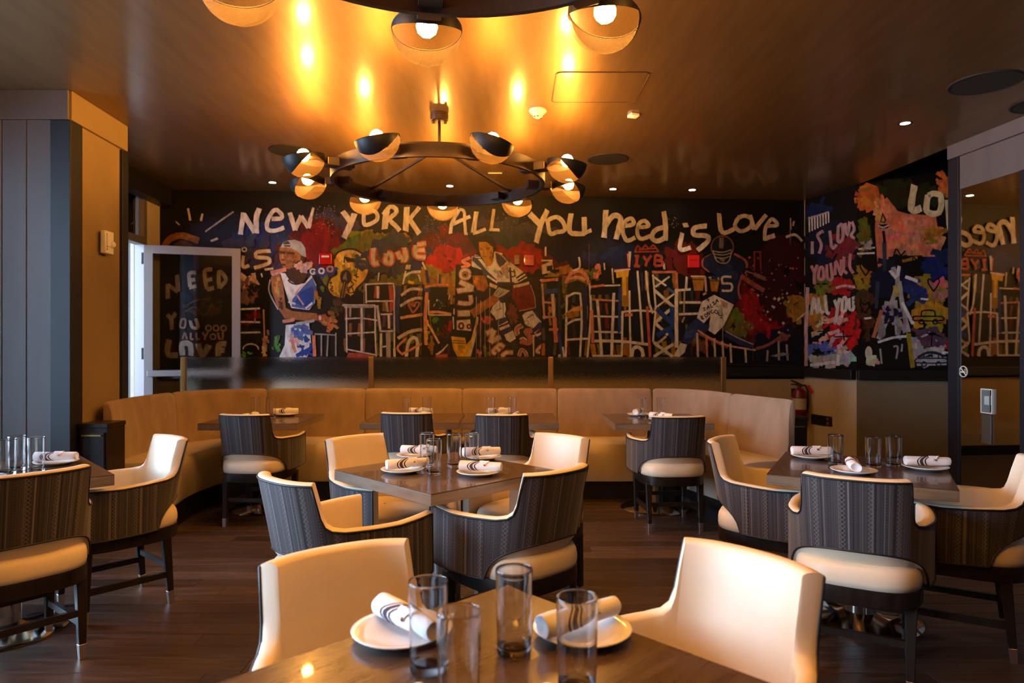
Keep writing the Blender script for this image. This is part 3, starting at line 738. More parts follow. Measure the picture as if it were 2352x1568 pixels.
CH = [  # x, y, facing, label
    (-0.265, 1.465, (0.56, -0.83), 'armchair drawn up to the left side of the foreground table'),
    (0.343, 1.496, (-0.785, -0.62), 'armchair drawn up to the right side of the foreground table'),
    (-0.68, 2.86, (0.66, 0.75), 'armchair at the near left side of the middle table, striped back to the camera'),
    (-0.02, 3.045, (-0.68, 0.73), 'armchair at the near right side of the middle table, striped back to the camera'),
    (-0.66, 3.625, (0.72, -0.69), 'armchair at the far left side of the middle table'),
    (0.08, 3.645, (-0.66, -0.75), 'armchair at the far right side of the middle table'),
    (1.487, 2.93, (0.488, 0.873), 'armchair with its striped back to the camera at the near side of the right table'),
    (1.40, 3.58, (0.84, -0.54), 'armchair at the left side of the right table, seen from the side'),
    (2.06, 3.21, (-0.86, 0.51), 'armchair at the right side of the right table, cut by the picture edge'),
    (-2.165, 2.965, (-0.78, 0.62), 'armchair at the left table cut by the left picture edge'),
    (-2.10, 3.58, (-0.66, -0.75), 'armchair at the left table whose cream back catches the daylight'),
    (-1.95, 5.33, (0.07, 1), 'armchair before the leftmost banquette table'),
    (-0.78, 5.45, (0.06, 1), 'armchair before the banquette table left of centre'),
    (-0.076, 5.33, (0.0, 1), 'armchair before the banquette table right of centre'),
    (1.177, 5.20, (-0.06, 1), 'armchair before the rightmost banquette table'),
]
cproto = None
for x, y, fc, lab in CH:
    o = make_chair() if cproto is None else copy_tree(cproto); cproto = cproto or o
    o.location = (x, y, 0); o.rotation_euler = (0, 0, face(*fc)); o['label'] = lab

# ================================================================== PLACE SETTINGS
def make_plate():
    return MB().lathe([(0.0, 0.006), (0.055, 0.006), (0.062, 0.008), (0.085, 0.014), (0.103, 0.0205), (0.105, 0.0195), (0.1, 0.0155), (0.075, 0.007), (0.062, 0.001), (0.058, 0.0), (0.0, 0.0)], 40, cap0=False, cap1=False).build('plate', M['plate'], None, smooth=True)
def make_glass():
    return MB().lathe([(0.0, 0.0), (0.025, 0.0), (0.031, 0.0), (0.0335, 0.002), (0.0341, 0.005), (0.0342, 0.01), (0.0373, 0.16), (0.03748, 0.1675), (0.0373, 0.1692), (0.0368, 0.170), (0.0363, 0.1692), (0.0361, 0.1675), (0.03592, 0.16), (0.0328, 0.03), (0.0326, 0.025), (0.0318, 0.02), (0.028, 0.0155), (0.02, 0.014), (0.0, 0.0135)], 40, cap0=False, cap1=False).build('drinking_glass', M['glass'], None, smooth='auto')
def make_napkin():
    t = thing('napkin_roll', 'x', 'napkin', (0, 0, 0), 0, 'white striped napkin rolls')
    random.seed(3); n = 20; rows = []; Ln = 0.205
    def rad(u, k): return (0.0235 + 0.0035 * math.sin(3.1 * u + 0.6)) * (1 + 0.07 * math.sin(2 * 2 * PI * k / n + 4 * u) + 0.03 * math.sin(5 * 2 * PI * k / n))
    us = [0.0, 0.02, 0.1, 0.2, 0.3, 0.4, 0.5, 0.6, 0.7, 0.8, 0.9, 0.98, 1.0]
    def ring(u, g=0.0, sh=1.0):
        return [((u - 0.5) * Ln, (rad(u, k) * sh + g) * math.cos(2 * PI * k / n), 0.0225 + (rad(u, k) * sh + g) * 0.88 * math.sin(2 * PI * k / n)) for k in range(n)]
    rows.append([(p[0] + 0.005, p[1], p[2]) for p in ring(0, 0, 0.45)]); rows.append([(p[0] + 0.002, p[1], p[2]) for p in ring(0, 0, 0.7)])
    for i, u in enumerate(us): rows.append(ring(u, 0, 0.93 if i in (0, len(us) - 1) else 1.0))
    rows.append([(p[0] - 0.002, p[1], p[2]) for p in ring(1, 0, 0.7)]); rows.append([(p[0] - 0.005, p[1], p[2]) for p in ring(1, 0, 0.45)])
    mb = MB(); mb.grid(rows, closed=True); mb.f.append(tuple(range(n))); mb.f.append(tuple(reversed(range(len(rows) * n - n, len(rows) * n))))
    mb.build('linen_roll', M['napkin'], t, smooth='auto')
    # loose corner flap
    MB().grid([[(0.0 + 0.05 * a, -0.012 - 0.018 * b, 0.0505 - 0.006 * b - 0.016 * b * b + 0.002 * math.sin(9 * a)) for a in (0, 0.33, 0.66, 1.0 - 0.5 * b)] for b in (0, 0.33, 0.66, 1)]).build('flap', M['napkin'], t, smooth=True)
    for u0, u1 in ((0.39, 0.42), (0.45, 0.52), (0.55, 0.58)):
        rr = []
        for j in range(4):
            u = u0 + (u1 - u0) * j / 3
            rr.append([(p[0] + 0.03 * (p[1] / 0.024), p[1], p[2]) for p in ring(u, 0.0007)])
        # keep the band on the roll although it slants
        for r in rr:
            for k in range(n):
                u = r[k][0] / Ln + 0.5; q = ring(u, 0.0007)[k]; r[k] = (r[k][0], q[1], q[2])
        MB().grid(rr, closed=True).build('stripe', M['napkin_stripe'], t, smooth=True)
    return t
pproto, gproto, nproto = None, None, None
def plate(x, y, lab, z=TH):
    global pproto
    o = make_plate() if pproto is None else pproto.copy()
    if pproto is None: pproto = o
    else: col.objects.link(o)
    o.location = (x, y, z); tag(o, lab, 'plate', 'white side plates'); return o
def glass(x, y, lab, z=TH):
    global gproto
    o = make_glass() if gproto is None else gproto.copy()
    if gproto is None: gproto = o
    else: col.objects.link(o)
    o.location = (x, y, z); o.rotation_euler = (0, 0, x * 7); tag(o, lab, 'glass', 'clear tumblers'); return o
def napkin(x, y, a, lab, z=TH + 0.0195):
    global nproto
    o = make_napkin() if nproto is None else copy_tree(nproto); nproto = nproto or o
    o.location = (x, y, z); o.rotation_euler = (0, 0, a); tag(o, lab, 'napkin'); return o
def setting(x, y, ang, where, nx=0.0, ny=0.0):
    plate(x, y, 'white plate ' + where); napkin(x + nx, y + ny, math.radians(ang), 'rolled striped napkin on the plate ' + where)
# foreground table
setting(-0.235, 1.45, -48, 'at the far left of the foreground table', 0.01, 0.0)
setting(0.15, 1.455, 35, 'at the far right of the foreground table', -0.005, 0.0)
setting(-0.215, 1.03, 50, 'at the near left of the foreground table', 0.0, 0.02)
setting(0.125, 1.02, -50, 'at the near right of the foreground table', -0.01, 0.02)
glass(-0.160, 1.300, 'tumbler beside the left napkin on the foreground table')
glass(-0.090, 1.155, 'tumbler nearest the camera on the left of the foreground table')
glass(0.004, 1.370, 'tumbler in the middle of the foreground table')
glass(0.116, 1.220, 'tumbler before the right napkin on the foreground table')
# middle table
setting(*onz(925, 1084, TH), 25, 'at the near left of the middle table', 0.02, 0.01)
setting(*onz(1099, 1090, TH), -14, 'at the near right of the middle table', 0.01, 0.0)
setting(*onz(955, 1050, TH), -8, 'at the far left of the middle table', 0.02, 0.0)
setting(*onz(1108, 1054, TH), 14, 'at the far right of the middle table', -0.005, 0.0)
glass(-0.430, 3.46, 'tumbler behind its twin on the left of the middle table')
glass(-0.370, 3.24, 'tumbler in front of its twin on the left of the middle table')
glass(-0.292, 3.44, 'left one of the two right hand tumblers on the middle table')
glass(-0.205, 3.46, 'right one of the two right hand tumblers on the middle table')
# right table
setting(*onz(1863, 1052, TH), -3, 'at the far left of the right table', 0.0, 0.0)
setting(*onz(1961, 1086, TH), 72, 'at the near side of the right table', 0.0, 0.01)
setting(*onz(2125, 1078, TH), -8, 'at the right end of the right table', 0.01, 0.0)
for x_, y_, l_ in ((1.668, 3.52, 'left tumbler on the right table'), (1.815, 3.43, 'middle tumbler on the right table'), (1.935, 3.46, 'right tumbler on the right table')):
    glass(x_, y_, l_).scale = (1.02, 1.02, 0.9)
# left table
setting(*onz(128, 1066, TH), 8, 'on the right of the left table', 0.0, 0.0)
setting(-2.56, 3.11, -35, 'at the picture edge on the left table', 0.0, 0.0)
glass(-2.43, 3.35, 'back tumbler on the left table'); glass(-2.30, 3.30, 'right tumbler on the left table'); glass(-2.395, 3.24, 'front tumbler on the left table')
# banquette tables
for nm, c, pl, gls in (('leftmost banquette table', (-2.06, 5.70), [(0.10, 0.22, 20), (-0.06, -0.17, 80)], [(-0.10, 0.05), (0.04, 0.03)]),
                       ('left centre banquette table', (-0.81, 5.745), [(0.02, 0.2, -15), (0.06, -0.17, 70)], [(-0.08, 0.02), (0.09, 0.02)]),
                       ('right centre banquette table', (-0.018, 5.745), [(-0.10, 0.2, 20), (0.05, -0.17, 85)], [(-0.16, 0.02), (0.02, 0.02)]),
                       ('rightmost banquette table', (1.19, 5.70), [(-0.09, 0.2, 60), (0.02, -0.17, -40)], [(-0.10, 0.02), (0.06, 0.02)])):
    for k, (px, py, a) in enumerate(pl): setting(c[0] + px, c[1] + py, a, ('far side of the ' if k == 0 else 'near side of the ') + nm)
    for k, (px, py) in enumerate(gls): glass(c[0] + px, c[1] + py, ('left tumbler on the ' if k == 0 else 'right tumbler on the ') + nm)

# ================================================================== OTHER THINGS
def cabinet(x0, x1, y0, y1, h, lab):
    t = thing('service_cabinet', lab, 'cabinet', ((x0 + x1) / 2, (y0 + y1) / 2, 0)); a, b = (x1 - x0) / 2, (y1 - y0) / 2
    MB().box(-a, a, -b, b, 0.05, h - 0.03).build('body', M['wood_dark'], t, bevel=0.003)
    MB().box(-a + 0.02, a - 0.02, -b + 0.02, b, 0.0, 0.05).build('plinth', M['black'], t)
    MB().box(-a - 0.008, a + 0.008, -b - 0.008, b, h - 0.03, h).build('top', M['wood_dark'], t, bevel=0.004)
    d = MB().box(-a + 0.015, a - 0.015, -b - 0.012, -b, 0.08, h - 0.06).build('door', M['wood_dark'], t, bevel=0.003)
    MB().box(-a + 0.03, a - 0.03, -b - 0.022, -b - 0.012, h - 0.085, h - 0.075).build('pull', M['brass'], d)
cabinet(-2.995, -2.80, 4.72, 4.94, 0.82, 'narrow dark cabinet between the ochre pillar and the banquette end')
cabinet(2.22, 2.53, 5.85, 6.25, 0.745, 'dark low cabinet behind the right end of the banquette')
# alarm strobe on the pillar
def pillar_pt(x, y):
    # intersection of the pixel ray with the pillar's side face
    ux = (x - CX) / F; sl = (PB[0] - PA[0]) / (PB[1] - PA[1]); d = (PA[0] - sl * PA[1]) / (ux - sl); return (ux * d, d, CAMZ + (HZ - y) / F * d)
p = pillar_pt(236, 557)
t = thing('alarm_strobe', 'white wall alarm strobe on the ochre side of the left pillar', 'alarm', (p[0] + 0.012, p[1], p[2]), math.atan2(PB[1] - PA[1], PB[0] - PA[0]) - PI / 2)
MB().box(0, 0.04, -0.06, 0.06, -0.085, 0.085).build('housing', M['white_plastic'], t, bevel=0.008)
MB().box(0.04, 0.05, -0.052, 0.0, -0.03, 0.065).build('horn_grille', M['white_plastic'], t, bevel=0.004)
MB().lathe([(0.026, 0.0), (0.024, 0.012), (0.014, 0.022), (0.0, 0.025)], 16, cap0=False, cap1=False).build('flash_lens', M['white_plastic'], t, smooth=True, loc=(0.04, 0.03, -0.01)).rotation_euler = (0, PI / 2, 0)
for k, z in enumerate((0.03, 0.012, -0.006, -0.024)): MB().box(0.04, 0.0408, -0.05 + 0.006, -0.05 + 0.018, z - 0.035, z - 0.024).build('red_letter', M['red'], t)
# red alarm boxes mounted on the mural
def wall_pt(a, b, x, y, d=0.0):
    a, b = off(a, b, d); ux = (x - CX) / F; dx, dy = b[0] - a[0], b[1] - a[1]
    # a + t*(dx,dy) = s*(ux,1)
    s = (a[0] * dy - a[1] * dx) / (ux * dy - dx); return Vector((ux * s, s, CAMZ + (HZ - y) / F * s))
wa = math.atan2(BR[1] - BL[1], BR[0] - BL[0])
def wallbox(x0, x1, y0, y1, m_, lab, dep=0.05):
    c = wall_pt(BL, BR, (x0 + x1) / 2, (y0 + y1) / 2); s = c.y / F; hw, hh = (x1 - x0) / 2 * s, (y1 - y0) / 2 * s
    t = thing('fire_alarm_box', lab, 'alarm', (c.x, c.y, c.z), wa, 'alarm boxes on the mural')
    MB().box(-hw, hw, -dep, -0.031, -hh, hh).build('cover', m_, t, bevel=0.006)
    MB().box(-hw * 0.92, hw * 0.92, -0.032, 0, -hh * 0.92, hh * 0.92).build('back_box', m_, t)
    MB().box(-hw * 0.6, hw * 0.6, -dep - 0.006, -dep, hh * 0.25, hh * 0.6).build('strobe_bar', M['white_plastic'] if m_ is M['red'] and x0 < 800 else m_, t, bevel=0.003)
wallbox(735, 763, 583, 608, M['red'], 'red alarm box with a pale strobe beside the painted guitar')
wallbox(1203, 1226, 586, 611, M['red'], 'bright red alarm box right of the painted hockey player')
wallbox(1180, 1193, 586, 609, M['red_dark'], 'dull brownish red box beside the bright red alarm box')
wallbox(1577, 1604, 587, 616, M['red'], 'red alarm box left of the painted football helmet')
# fire extinguisher on the back wall near the jog
c = wall_pt(BL, BR, 1826, 940)
t = thing('fire_extinguisher', 'red fire extinguisher hanging on the wall in the far right corner', 'fire extinguisher', (c.x, c.y - 0.125, 0.44), wa)
MB().lathe([(0.0, 0), (0.07, 0.0), (0.078, 0.012), (0.078, 0.34), (0.07, 0.375), (0.04, 0.40), (0.022, 0.41), (0.022, 0.425)], 24, cap0=False).build('cylinder', M['ext_red'], t, smooth='auto')
MB().lathe([(0.0788, 0.16), (0.0788, 0.29)], 24, cap0=False, cap1=False).build('label_sheet', mat('label_paper', (0.5, 0.47, 0.44), 0.6), t, smooth=True)
v = MB().lathe([(0.026, 0.42), (0.026, 0.455), (0.016, 0.465)], 14).build('valve', M['black'], t, smooth='auto')
MB().bar((0.0, 0.0, 0.46), (-0.10, 0.0, 0.50), 0.02, 0.016).bar((0.0, 0.0, 0.45), (-0.10, 0.0, 0.455), 0.02, 0.014).build('lever', M['black'], v)
MB().tube([(0.02, 0, 0.445), (0.075, 0, 0.44), (0.1, -0.01, 0.38), (0.098, -0.01, 0.24), (0.09, -0.01, 0.12)], 0.011, 8).build('hose', M['black'], t, smooth=True)
MB().box(-0.02, 0.02, -0.003, 0.003, -0.10, 0.0).build('inspection_tag', M['red'], t, loc=(0.075, -0.06, 0.44)).rotation_euler = (0, -0.5, 0)
MB().box(-0.05, 0.05, 0.07, 0.10, 0.30, 0.40).build('wall_bracket', M['black'], t)
# outlet plates on the jog wall
for x, y, w_, h_, lab, m_, n_ in ((1880, 964, 0.12, 0.12, 'square black double wall plate on the grey jog wall', M['black'], 'wall_plate'), (1902, 967, 0.07, 0.115, 'dark wall outlet next to the black plate on the jog wall', M['wood_dark'], 'wall_outlet')):
    c = wall_pt(BR, JC, x, y); ja = math.atan2(JC[1] - BR[1], JC[0] - BR[0])
    t = thing(n_, lab, 'outlet', tuple(c), ja)
    MB().box(-w_ * 1.0, w_ * 1.0, -0.008, 0, -h_ / 2, h_ / 2).build('cover_plate', m_, t, bevel=0.003)
    for dz in (-0.025, 0.025): MB().box(-0.018, 0.018, -0.010, -0.007, dz - 0.014, dz + 0.014).build('socket', M['black'] if n_ == 'wall_plate' else M['plank_grey'], t, bevel=0.002)
# holder plate with card and pull on the mirror door, and the no smoking sticker
R0_, R1_ = rw(5.96), rw(-3.3); ra = math.atan2(R1_[1] - R0_[1], R1_[0] - R0_[0])
c = wall_pt(R0_, R1_, 2270, 921)
t = thing('card_holder', 'small clear card holder fixed to the mirror door', 'card holder', tuple(c), ra)
MB().box(-0.055, 0.055, -0.016, -0.001, -0.095, 0.095).build('clear_box', M['pane'], t)
MB().box(-0.06, -0.052, -0.018, 0, -0.1, 0.1).box(0.052, 0.06, -0.018, 0, -0.1, 0.1).box(-0.052, 0.052, -0.018, 0, 0.092, 0.1).box(-0.052, 0.052, -0.018, 0, -0.1, -0.092).build('rim', M['white_plastic'], t)
MB().box(-0.03, 0.02, -0.01, -0.004, -0.03, 0.04).build('card', M['white_plastic'], t)
c = wall_pt(R0_, R1_, 2268, 985)
tag(MB().box(-0.05, 0.05, -0.012, 0, -0.12, 0.12).build('push_plate', mat('smoked_steel', (0.16, 0.13, 0.1), 0.45, metal=0.6), loc=tuple(c), rotz=ra, bevel=0.003), 'dull metal push plate below the card holder on the mirror door', 'push plate')
c = wall_pt(R0_, R1_, 2213, 853)
t = thing('no_smoking_sticker', 'round white no smoking sticker on the mirror door', 'sticker', tuple(c), ra)
MB().tube([(0.045 * math.cos(2 * PI * k / 28), -0.002, 0.045 * math.sin(2 * PI * k / 28)) for k in range(28)], 0.004, 6, closed=True).build('ring', M['white_plastic'], t)
MB().bar((-0.03, -0.002, 0.03), (0.03, -0.002, -0.03), 0.006, 0.006).build('slash', M['white_plastic'], t)
MB().bar((-0.028, -0.003, -0.004), (0.026, -0.003, -0.004), 0.009, 0.009).build('cigarette', M['white_plastic'], t)
MB().tube([(0.018, -0.003, 0.006), (0.024, -0.003, 0.014), (0.016, -0.003, 0.022)], 0.0025, 6).build('smoke_mark', M['white_plastic'], t)

# ================================================================== THE MURAL (flat paint on the walls: brush strokes as thin paint films)
class Paint:
    def __init__(s, a, b, seed=1):
        s.a, s.b = a, b; s.v = []; s.f = []; s.c = []; s.k = 0; s.rnd = random.Random(seed); s.t = (0, 0, 1)
    def frame(s, x0, y0, sc_): s.t = (x0, y0, sc_)
    def P(s, p):
        x, y = s.t[0] + p[0] / s.t[2], s.t[1] + p[1] / s.t[2]
        return wall_pt(s.a, s.b, x, y, 0.0012 + s.k * 1.1e-5)
    def poly(s, c, pts, j=0.0):
        s.k += 1; r = s.rnd; jj = j * s.t[2]
        q = [Vector((p[0] + r.uniform(-jj, jj), p[1] + r.uniform(-jj, jj), 0)) for p in pts]
        tri = tessellate_polygon([q]); o = len(s.v); s.v += [tuple(s.P(p)) for p in q]
        for t in tri: s.f.append(tuple(o + i for i in t)); s.c.append(c)
    def line(s, c, w, pts, w1=None, rough=0.10, var=0.0):
        """one brush stroke of width w (in the current frame) along pts"""
        s.k += 1; r = s.rnd; w1 = w if w1 is None else w1
        if len(pts) > 2: q = smoothpath([(x, y, 0) for x, y in pts], 5)
        else:
            a, b = Vector((*pts[0], 0)), Vector((*pts[1], 0)); q = [a.lerp(b, t / 5) for t in range(6)]
        n = len(q); o = len(s.v)
        if var: c = tuple(max(0, v * (1 + r.uniform(-var, var))) for v in c)
        for i, p in enumerate(q):
            d = (q[min(i + 1, n - 1)] - q[max(i - 1, 0)]); d = d.normalized() if d.length > 0 else Vector((1, 0, 0)); nn = Vector((-d.y, d.x, 0))
            ww = (w + (w1 - w) * i / (n - 1)) / 2
            e0, e1 = (r.uniform(-0.35, 0.35) * ww, r.uniform(-0.35, 0.35) * ww) if i in (0, n - 1) else (0, 0)
            s.v.append(tuple(s.P(p + nn * ww * (1 + r.uniform(-rough, rough)) + d * e0))); s.v.append(tuple(s.P(p - nn * ww * (1 + r.uniform(-rough, rough)) + d * e1)))
        for i in range(n - 1): s.f.append((o + 2 * i, o + 2 * i + 1, o + 2 * i + 3, o + 2 * i + 2)); s.c.append(c)
    def lines(s, c, w, *strokes, **kw):
        for p in strokes: s.line(c, w, p, **kw)
    def blob(s, c, cx, cy, rx, ry, n, w, ang=0.0, spread=0.7, var=0.3):
        r = s.rnd
        for _ in range(n):
            t, q = r.uniform(0, 2 * PI), math.sqrt(r.random()); x, y = cx + rx * q * math.cos(t), cy + ry * q * math.sin(t)
            a = ang + r.uniform(-spread, spread); l = w * r.uniform(0.9, 2.2)
            s.line(c, w * r.uniform(0.5, 1.0), [(x - l * math.cos(a) / 2, y - l * math.sin(a) / 2), (x + l * math.cos(a) / 2, y + l * math.sin(a) / 2)], var=var, rough=0.25)
    def ring(s, c, w, cx, cy, rx, ry=None, a0=0, a1=360):
        ry = ry or rx; n = 10
        s.line(c, w, [(cx + rx * math.cos(math.radians(a0 + (a1 - a0) * k / n)), cy + ry * math.sin(math.radians(a0 + (a1 - a0) * k / n))) for k in range(n + 1)])
    def disc(s, c, cx, cy, rx, ry=None):
        ry = ry or rx; s.poly(c, [(cx + rx * math.cos(2 * PI * k / 20), cy + ry * math.sin(2 * PI * k / 20)) for k in range(20)])
    def specks(s, c, x0, x1, y0, y1, n, r0):
        for _ in range(n):
            x, y = s.rnd.uniform(x0, x1), s.rnd.uniform(y0, y1); q = r0 * s.rnd.uniform(0.4, 1); s.poly(c, [(x - q, y), (x, y - q), (x + q, y), (x, y + q)], j=0.0)
    def outl(s, c, cb, w, wb, *strokes):
        """letters with a contrasting border"""
        for p in strokes: s.line(cb, wb, p)
        for p in strokes: s.line(c, w, p)
    def build(s, name, parent):
        me = bpy.data.meshes.new(name); me.from_pydata(s.v, [], s.f)
        at = me.color_attributes.new('paint', 'FLOAT_COLOR', 'CORNER'); i = 0
        for p, c in zip(me.polygons, s.c):
            for _ in p.loop_indices: at.data[i].color = (*[v ** 1.22 for v in c], 1); i += 1
        me.materials.append(M['paint']); o = bpy.data.objects.new(name, me); col.objects.link(o); o.parent = parent; o['kind'] = 'stuff'
        return o
m = mat('wall_paint_colours', (0.5, 0.5, 0.5), 0.5, spec=0.35); M['paint'] = m
ca = N(m, 'ShaderNodeVertexColor', layer_name='paint'); tc = N(m, 'ShaderNodeTexCoord')
mp = N(m, 'ShaderNodeMapping'); mp.inputs['Scale'].default_value = (1, 1, 0.45); L(m, tc.outputs['Object'], mp.inputs[0])
nz = N(m, 'ShaderNodeTexNoise'); nz.inputs['Scale'].default_value = 26; nz.inputs['Detail'].default_value = 7; L(m, mp.outputs[0], nz.inputs['Vector'])
rp_ = ramp(m, nz.outputs['Fac'], [(0.3, (0.6, 0.6, 0.6)), (0.6, (1.05, 1.05, 1.05))])
ml = N(m, 'ShaderNodeMixRGB', blend_type='MULTIPLY'); ml.inputs[0].default_value = 1.0
L(m, ca.outputs[0], ml.inputs[1]); L(m, rp_.outputs[0], ml.inputs[2]); L(m, ml.outputs[0], BS(m).inputs['Base Color'])

W_, CR, SAL, RED, DRED = (0.66, 0.61, 0.60), (0.58, 0.49, 0.41), (0.62, 0.24, 0.15), (0.42, 0.012, 0.01), (0.13, 0.012, 0.012)
BLK, NVY, BLU, LBL = (0.006, 0.005, 0.007), (0.012, 0.014, 0.045), (0.03, 0.075, 0.30), (0.10, 0.15, 0.36)
OCH, YEL, BRN, OLV, GRN = (0.36, 0.20, 0.03), (0.68, 0.42, 0.05), (0.27, 0.11, 0.035), (0.16, 0.15, 0.025), (0.09, 0.20, 0.03)
GRY, SLT, PNK = (0.40, 0.37, 0.36), (0.055, 0.06, 0.10), (0.55, 0.33, 0.30)
SKIN, SKD = (0.36, 0.15, 0.045), (0.11, 0.04, 0.015)

p = Paint(BL, BR, 11)
# ---- ground colours
p.poly(BLK, [(366, 380), (1860, 400), (1860, 870), (366, 870)])
p.blob(NVY, 900, 560, 520, 60, 90, 60, 0.0, 0.5); p.blob(SLT, 700, 560, 160, 60, 40, 34, -0.6); p.blob((0.02, 0.035, 0.13), 640, 545, 90, 40, 26, 26, -0.6)
p.blob(DRED, 745, 560, 60, 55, 40, 26, 1.2); p.blob((0.26, 0.008, 0.008), 740, 570, 45, 40, 30, 22, 1.3)
p.blob(OCH, 870, 560, 75, 28, 40, 24, -0.35); p.blob(OLV, 830, 575, 60, 40, 20, 26, -0.4)
p.blob(SLT, 960, 580, 90, 50, 34, 30, 0.2); p.blob(DRED, 1030, 575, 60, 40, 34, 26, 0.4); p.blob(RED, 1035, 600, 45, 30, 26, 22, 0.7)
p.blob(OCH, 1010, 645, 60, 28, 26, 22, 0.9); p.blob(OLV, 900, 650, 60, 24, 20, 22)
p.blob((0.22, 0.03, 0.012), 1195, 575, 65, 42, 46, 26, 0.2); p.blob((0.36, 0.02, 0.01), 1185, 600, 50, 40, 26, 22, 0.4); p.blob(DRED, 1285, 600, 40, 40, 26, 22)
p.blob(SLT, 1180, 530, 110, 26, 26, 24, 0.1); p.blob(OCH, 1305, 640, 40, 24, 22, 20, 0.3)
p.blob(NVY, 1380, 570, 120, 40, 40, 36); p.blob((0.02, 0.03, 0.10), 1420, 590, 70, 24, 22, 22)
p.blob(DRED, 1575, 600, 40, 40, 26, 22, 0.9); p.blob(DRED, 1745, 690, 75, 85, 80, 30, 1.0); p.blob((0.3, 0.01, 0.012), 1755, 720, 60, 50, 40, 24, 0.8)
p.blob((0.05, 0.006, 0.008), 1790, 640, 60, 90, 50, 30, 1.2); p.blob((0.01, 0.012, 0.03), 1800, 800, 70, 40, 40, 26)
p.blob(OCH, 1826, 712, 20, 24, 22, 14, 1.2); p.blob(OLV, 1690, 745, 30, 30, 26, 16, 1.0)
# ---- sunburst above the door
p.frame(340, 440, 3.919)
p.line(BRN, 60, [(150, 490), (200, 425), (310, 395), (450, 440)]); p.line((0.12, 0.05, 0.015), 40, [(240, 490), (310, 455), (390, 490)]); p.blob(OCH, 310, 410, 90, 20, 14, 22)
p.lines(CR, 20, [(360, 150), (380, 260)], [(490, 200), (475, 265)], [(565, 445), (630, 420)]); p.line(CR, 10, [(250, 270), (285, 300)]); p.line(GRY, 15, [(515, 360), (640, 270), (770, 180)])
# ---- words behind the glass door
p.blob((0.02, 0.022, 0.06), 520, 900, 200, 160, 30, 60); p.blob((0.10, 0.05, 0.05), 500, 1040, 180, 90, 22, 40)
p.outl(CR, (0.10, 0.02, 0.02), 36, 52, [(180, 960), (175, 830)], [(180, 840), (270, 900)], [(270, 900), (260, 750)])
p.outl(CR, (0.10, 0.02, 0.02), 34, 50, [(380, 860), (370, 740), (430, 730)], [(375, 800), (420, 790)], [(370, 865), (430, 850)])
p.outl(CR, (0.10, 0.02, 0.02), 36, 54, [(530, 880), (510, 720), (580, 700)], [(520, 800), (575, 785)], [(525, 885), (590, 865)], [(640, 870), (640, 720), (700, 790), (640, 870)])
p.outl(CR, DRED, 36, 52, [(170, 1100), (210, 1140), (250, 1090)], [(210, 1140), (215, 1240)])
p.outl(PNK, DRED, 16, 30, [(300, 1150), (335, 1150), (330, 1220), (290, 1215), (300, 1150)]); p.outl(CR, DRED, 28, 40, [(380, 1160), (400, 1220), (450, 1220), (430, 1140)])
for x in (545, 612, 680): p.ring(PNK, 14, x, 1228, 24)
p.outl(PNK, DRED, 16, 28, [(310, 1330), (330, 1270), (350, 1330)], [(385, 1270), (385, 1325), (410, 1325)], [(435, 1270), (440, 1325), (465, 1325)], [(490, 1265), (515, 1300), (540, 1260)], [(515, 1300), (510, 1335)])
p.ring(PNK, 14, 585, 1305, 24); p.line(PNK, 18, [(630, 1270), (640, 1320), (670, 1325), (672, 1260)])
p.outl(CR, DRED, 50, 76, [(190, 1330), (180, 1460), (270, 1470)], [(310, 1480), (310, 1370), (380, 1380), (385, 1480)], [(450, 1370), (490, 1470), (550, 1380)], [(630, 1480), (640, 1380), (700, 1370)], [(640, 1430), (690, 1425)])
p.lines((0.20, 0.09, 0.05), 12, [(330, 1080), (420, 1040), (510, 1110), (580, 1000)], [(350, 1020), (430, 980), (560, 960)])
# ---- streaks and building left of the first figure
p.frame(340, 440, 3.919)
p.blob(PNK, 900, 830, 90, 90, 26, 40, 1.2, 0.6); p.blob((0.2, 0.1, 0.09), 880, 900, 90, 110, 26, 40, 1.2, 0.6); p.blob(BLK, 940, 860, 40, 80, 8, 30, 1.3)
p.blob(DRED, 900, 1130, 100, 60, 14, 36); p.blob((0.03, 0.03, 0.03), 900, 1330, 120, 120, 20, 50)
p.lines(W_, 16, [(800, 1060), (1010, 1050)], [(800, 1170), (1010, 1175)], [(790, 1270), (1010, 1265)]); p.lines(PNK, 14, [(1040, 1060), (1050, 1400)], [(970, 1060), (960, 1180)])
p.line(GRY, 20, [(800, 1070), (795, 1460)]); p.line(RED, 22, [(965, 1070), (965, 1140)]); p.blob(PNK, 1060, 1320, 24, 120, 12, 26, 1.5, 0.2)
p.blob(GRN, 1150, 1350, 40, 90, 12, 26, 1.4, 0.3); p.blob(YEL, 1050, 1450, 20, 30, 6, 20); p.line(W_, 26, [(1035, 1390), (1050, 1470)])
p.ring(W_, 12, 925, 1420, 70, 50, 180, 360); p.blob((0.2, 0.4, 0.02), 890, 1460, 50, 20, 6, 20)
# "is" with dark red edges
p.frame(540, 460, 7.838)
p.blob(SLT, 350, 900, 330, 300, 26, 120, -0.6)
p.outl(CR, (0.12, 0.03, 0.03), 58, 104, [(150, 990), (140, 1190), (255, 1170)]); p.ring(CR, 22, 165, 885, 40, 36)
p.outl(CR, (0.14, 0.03, 0.03), 64, 112, [(640, 910), (400, 930), (390, 1020), (590, 1040), (600, 1130), (350, 1215)]); p.line(CR, 40, [(530, 1245), (690, 1225)]); p.line(W_, 26, [(470, 1310), (490, 1380)])
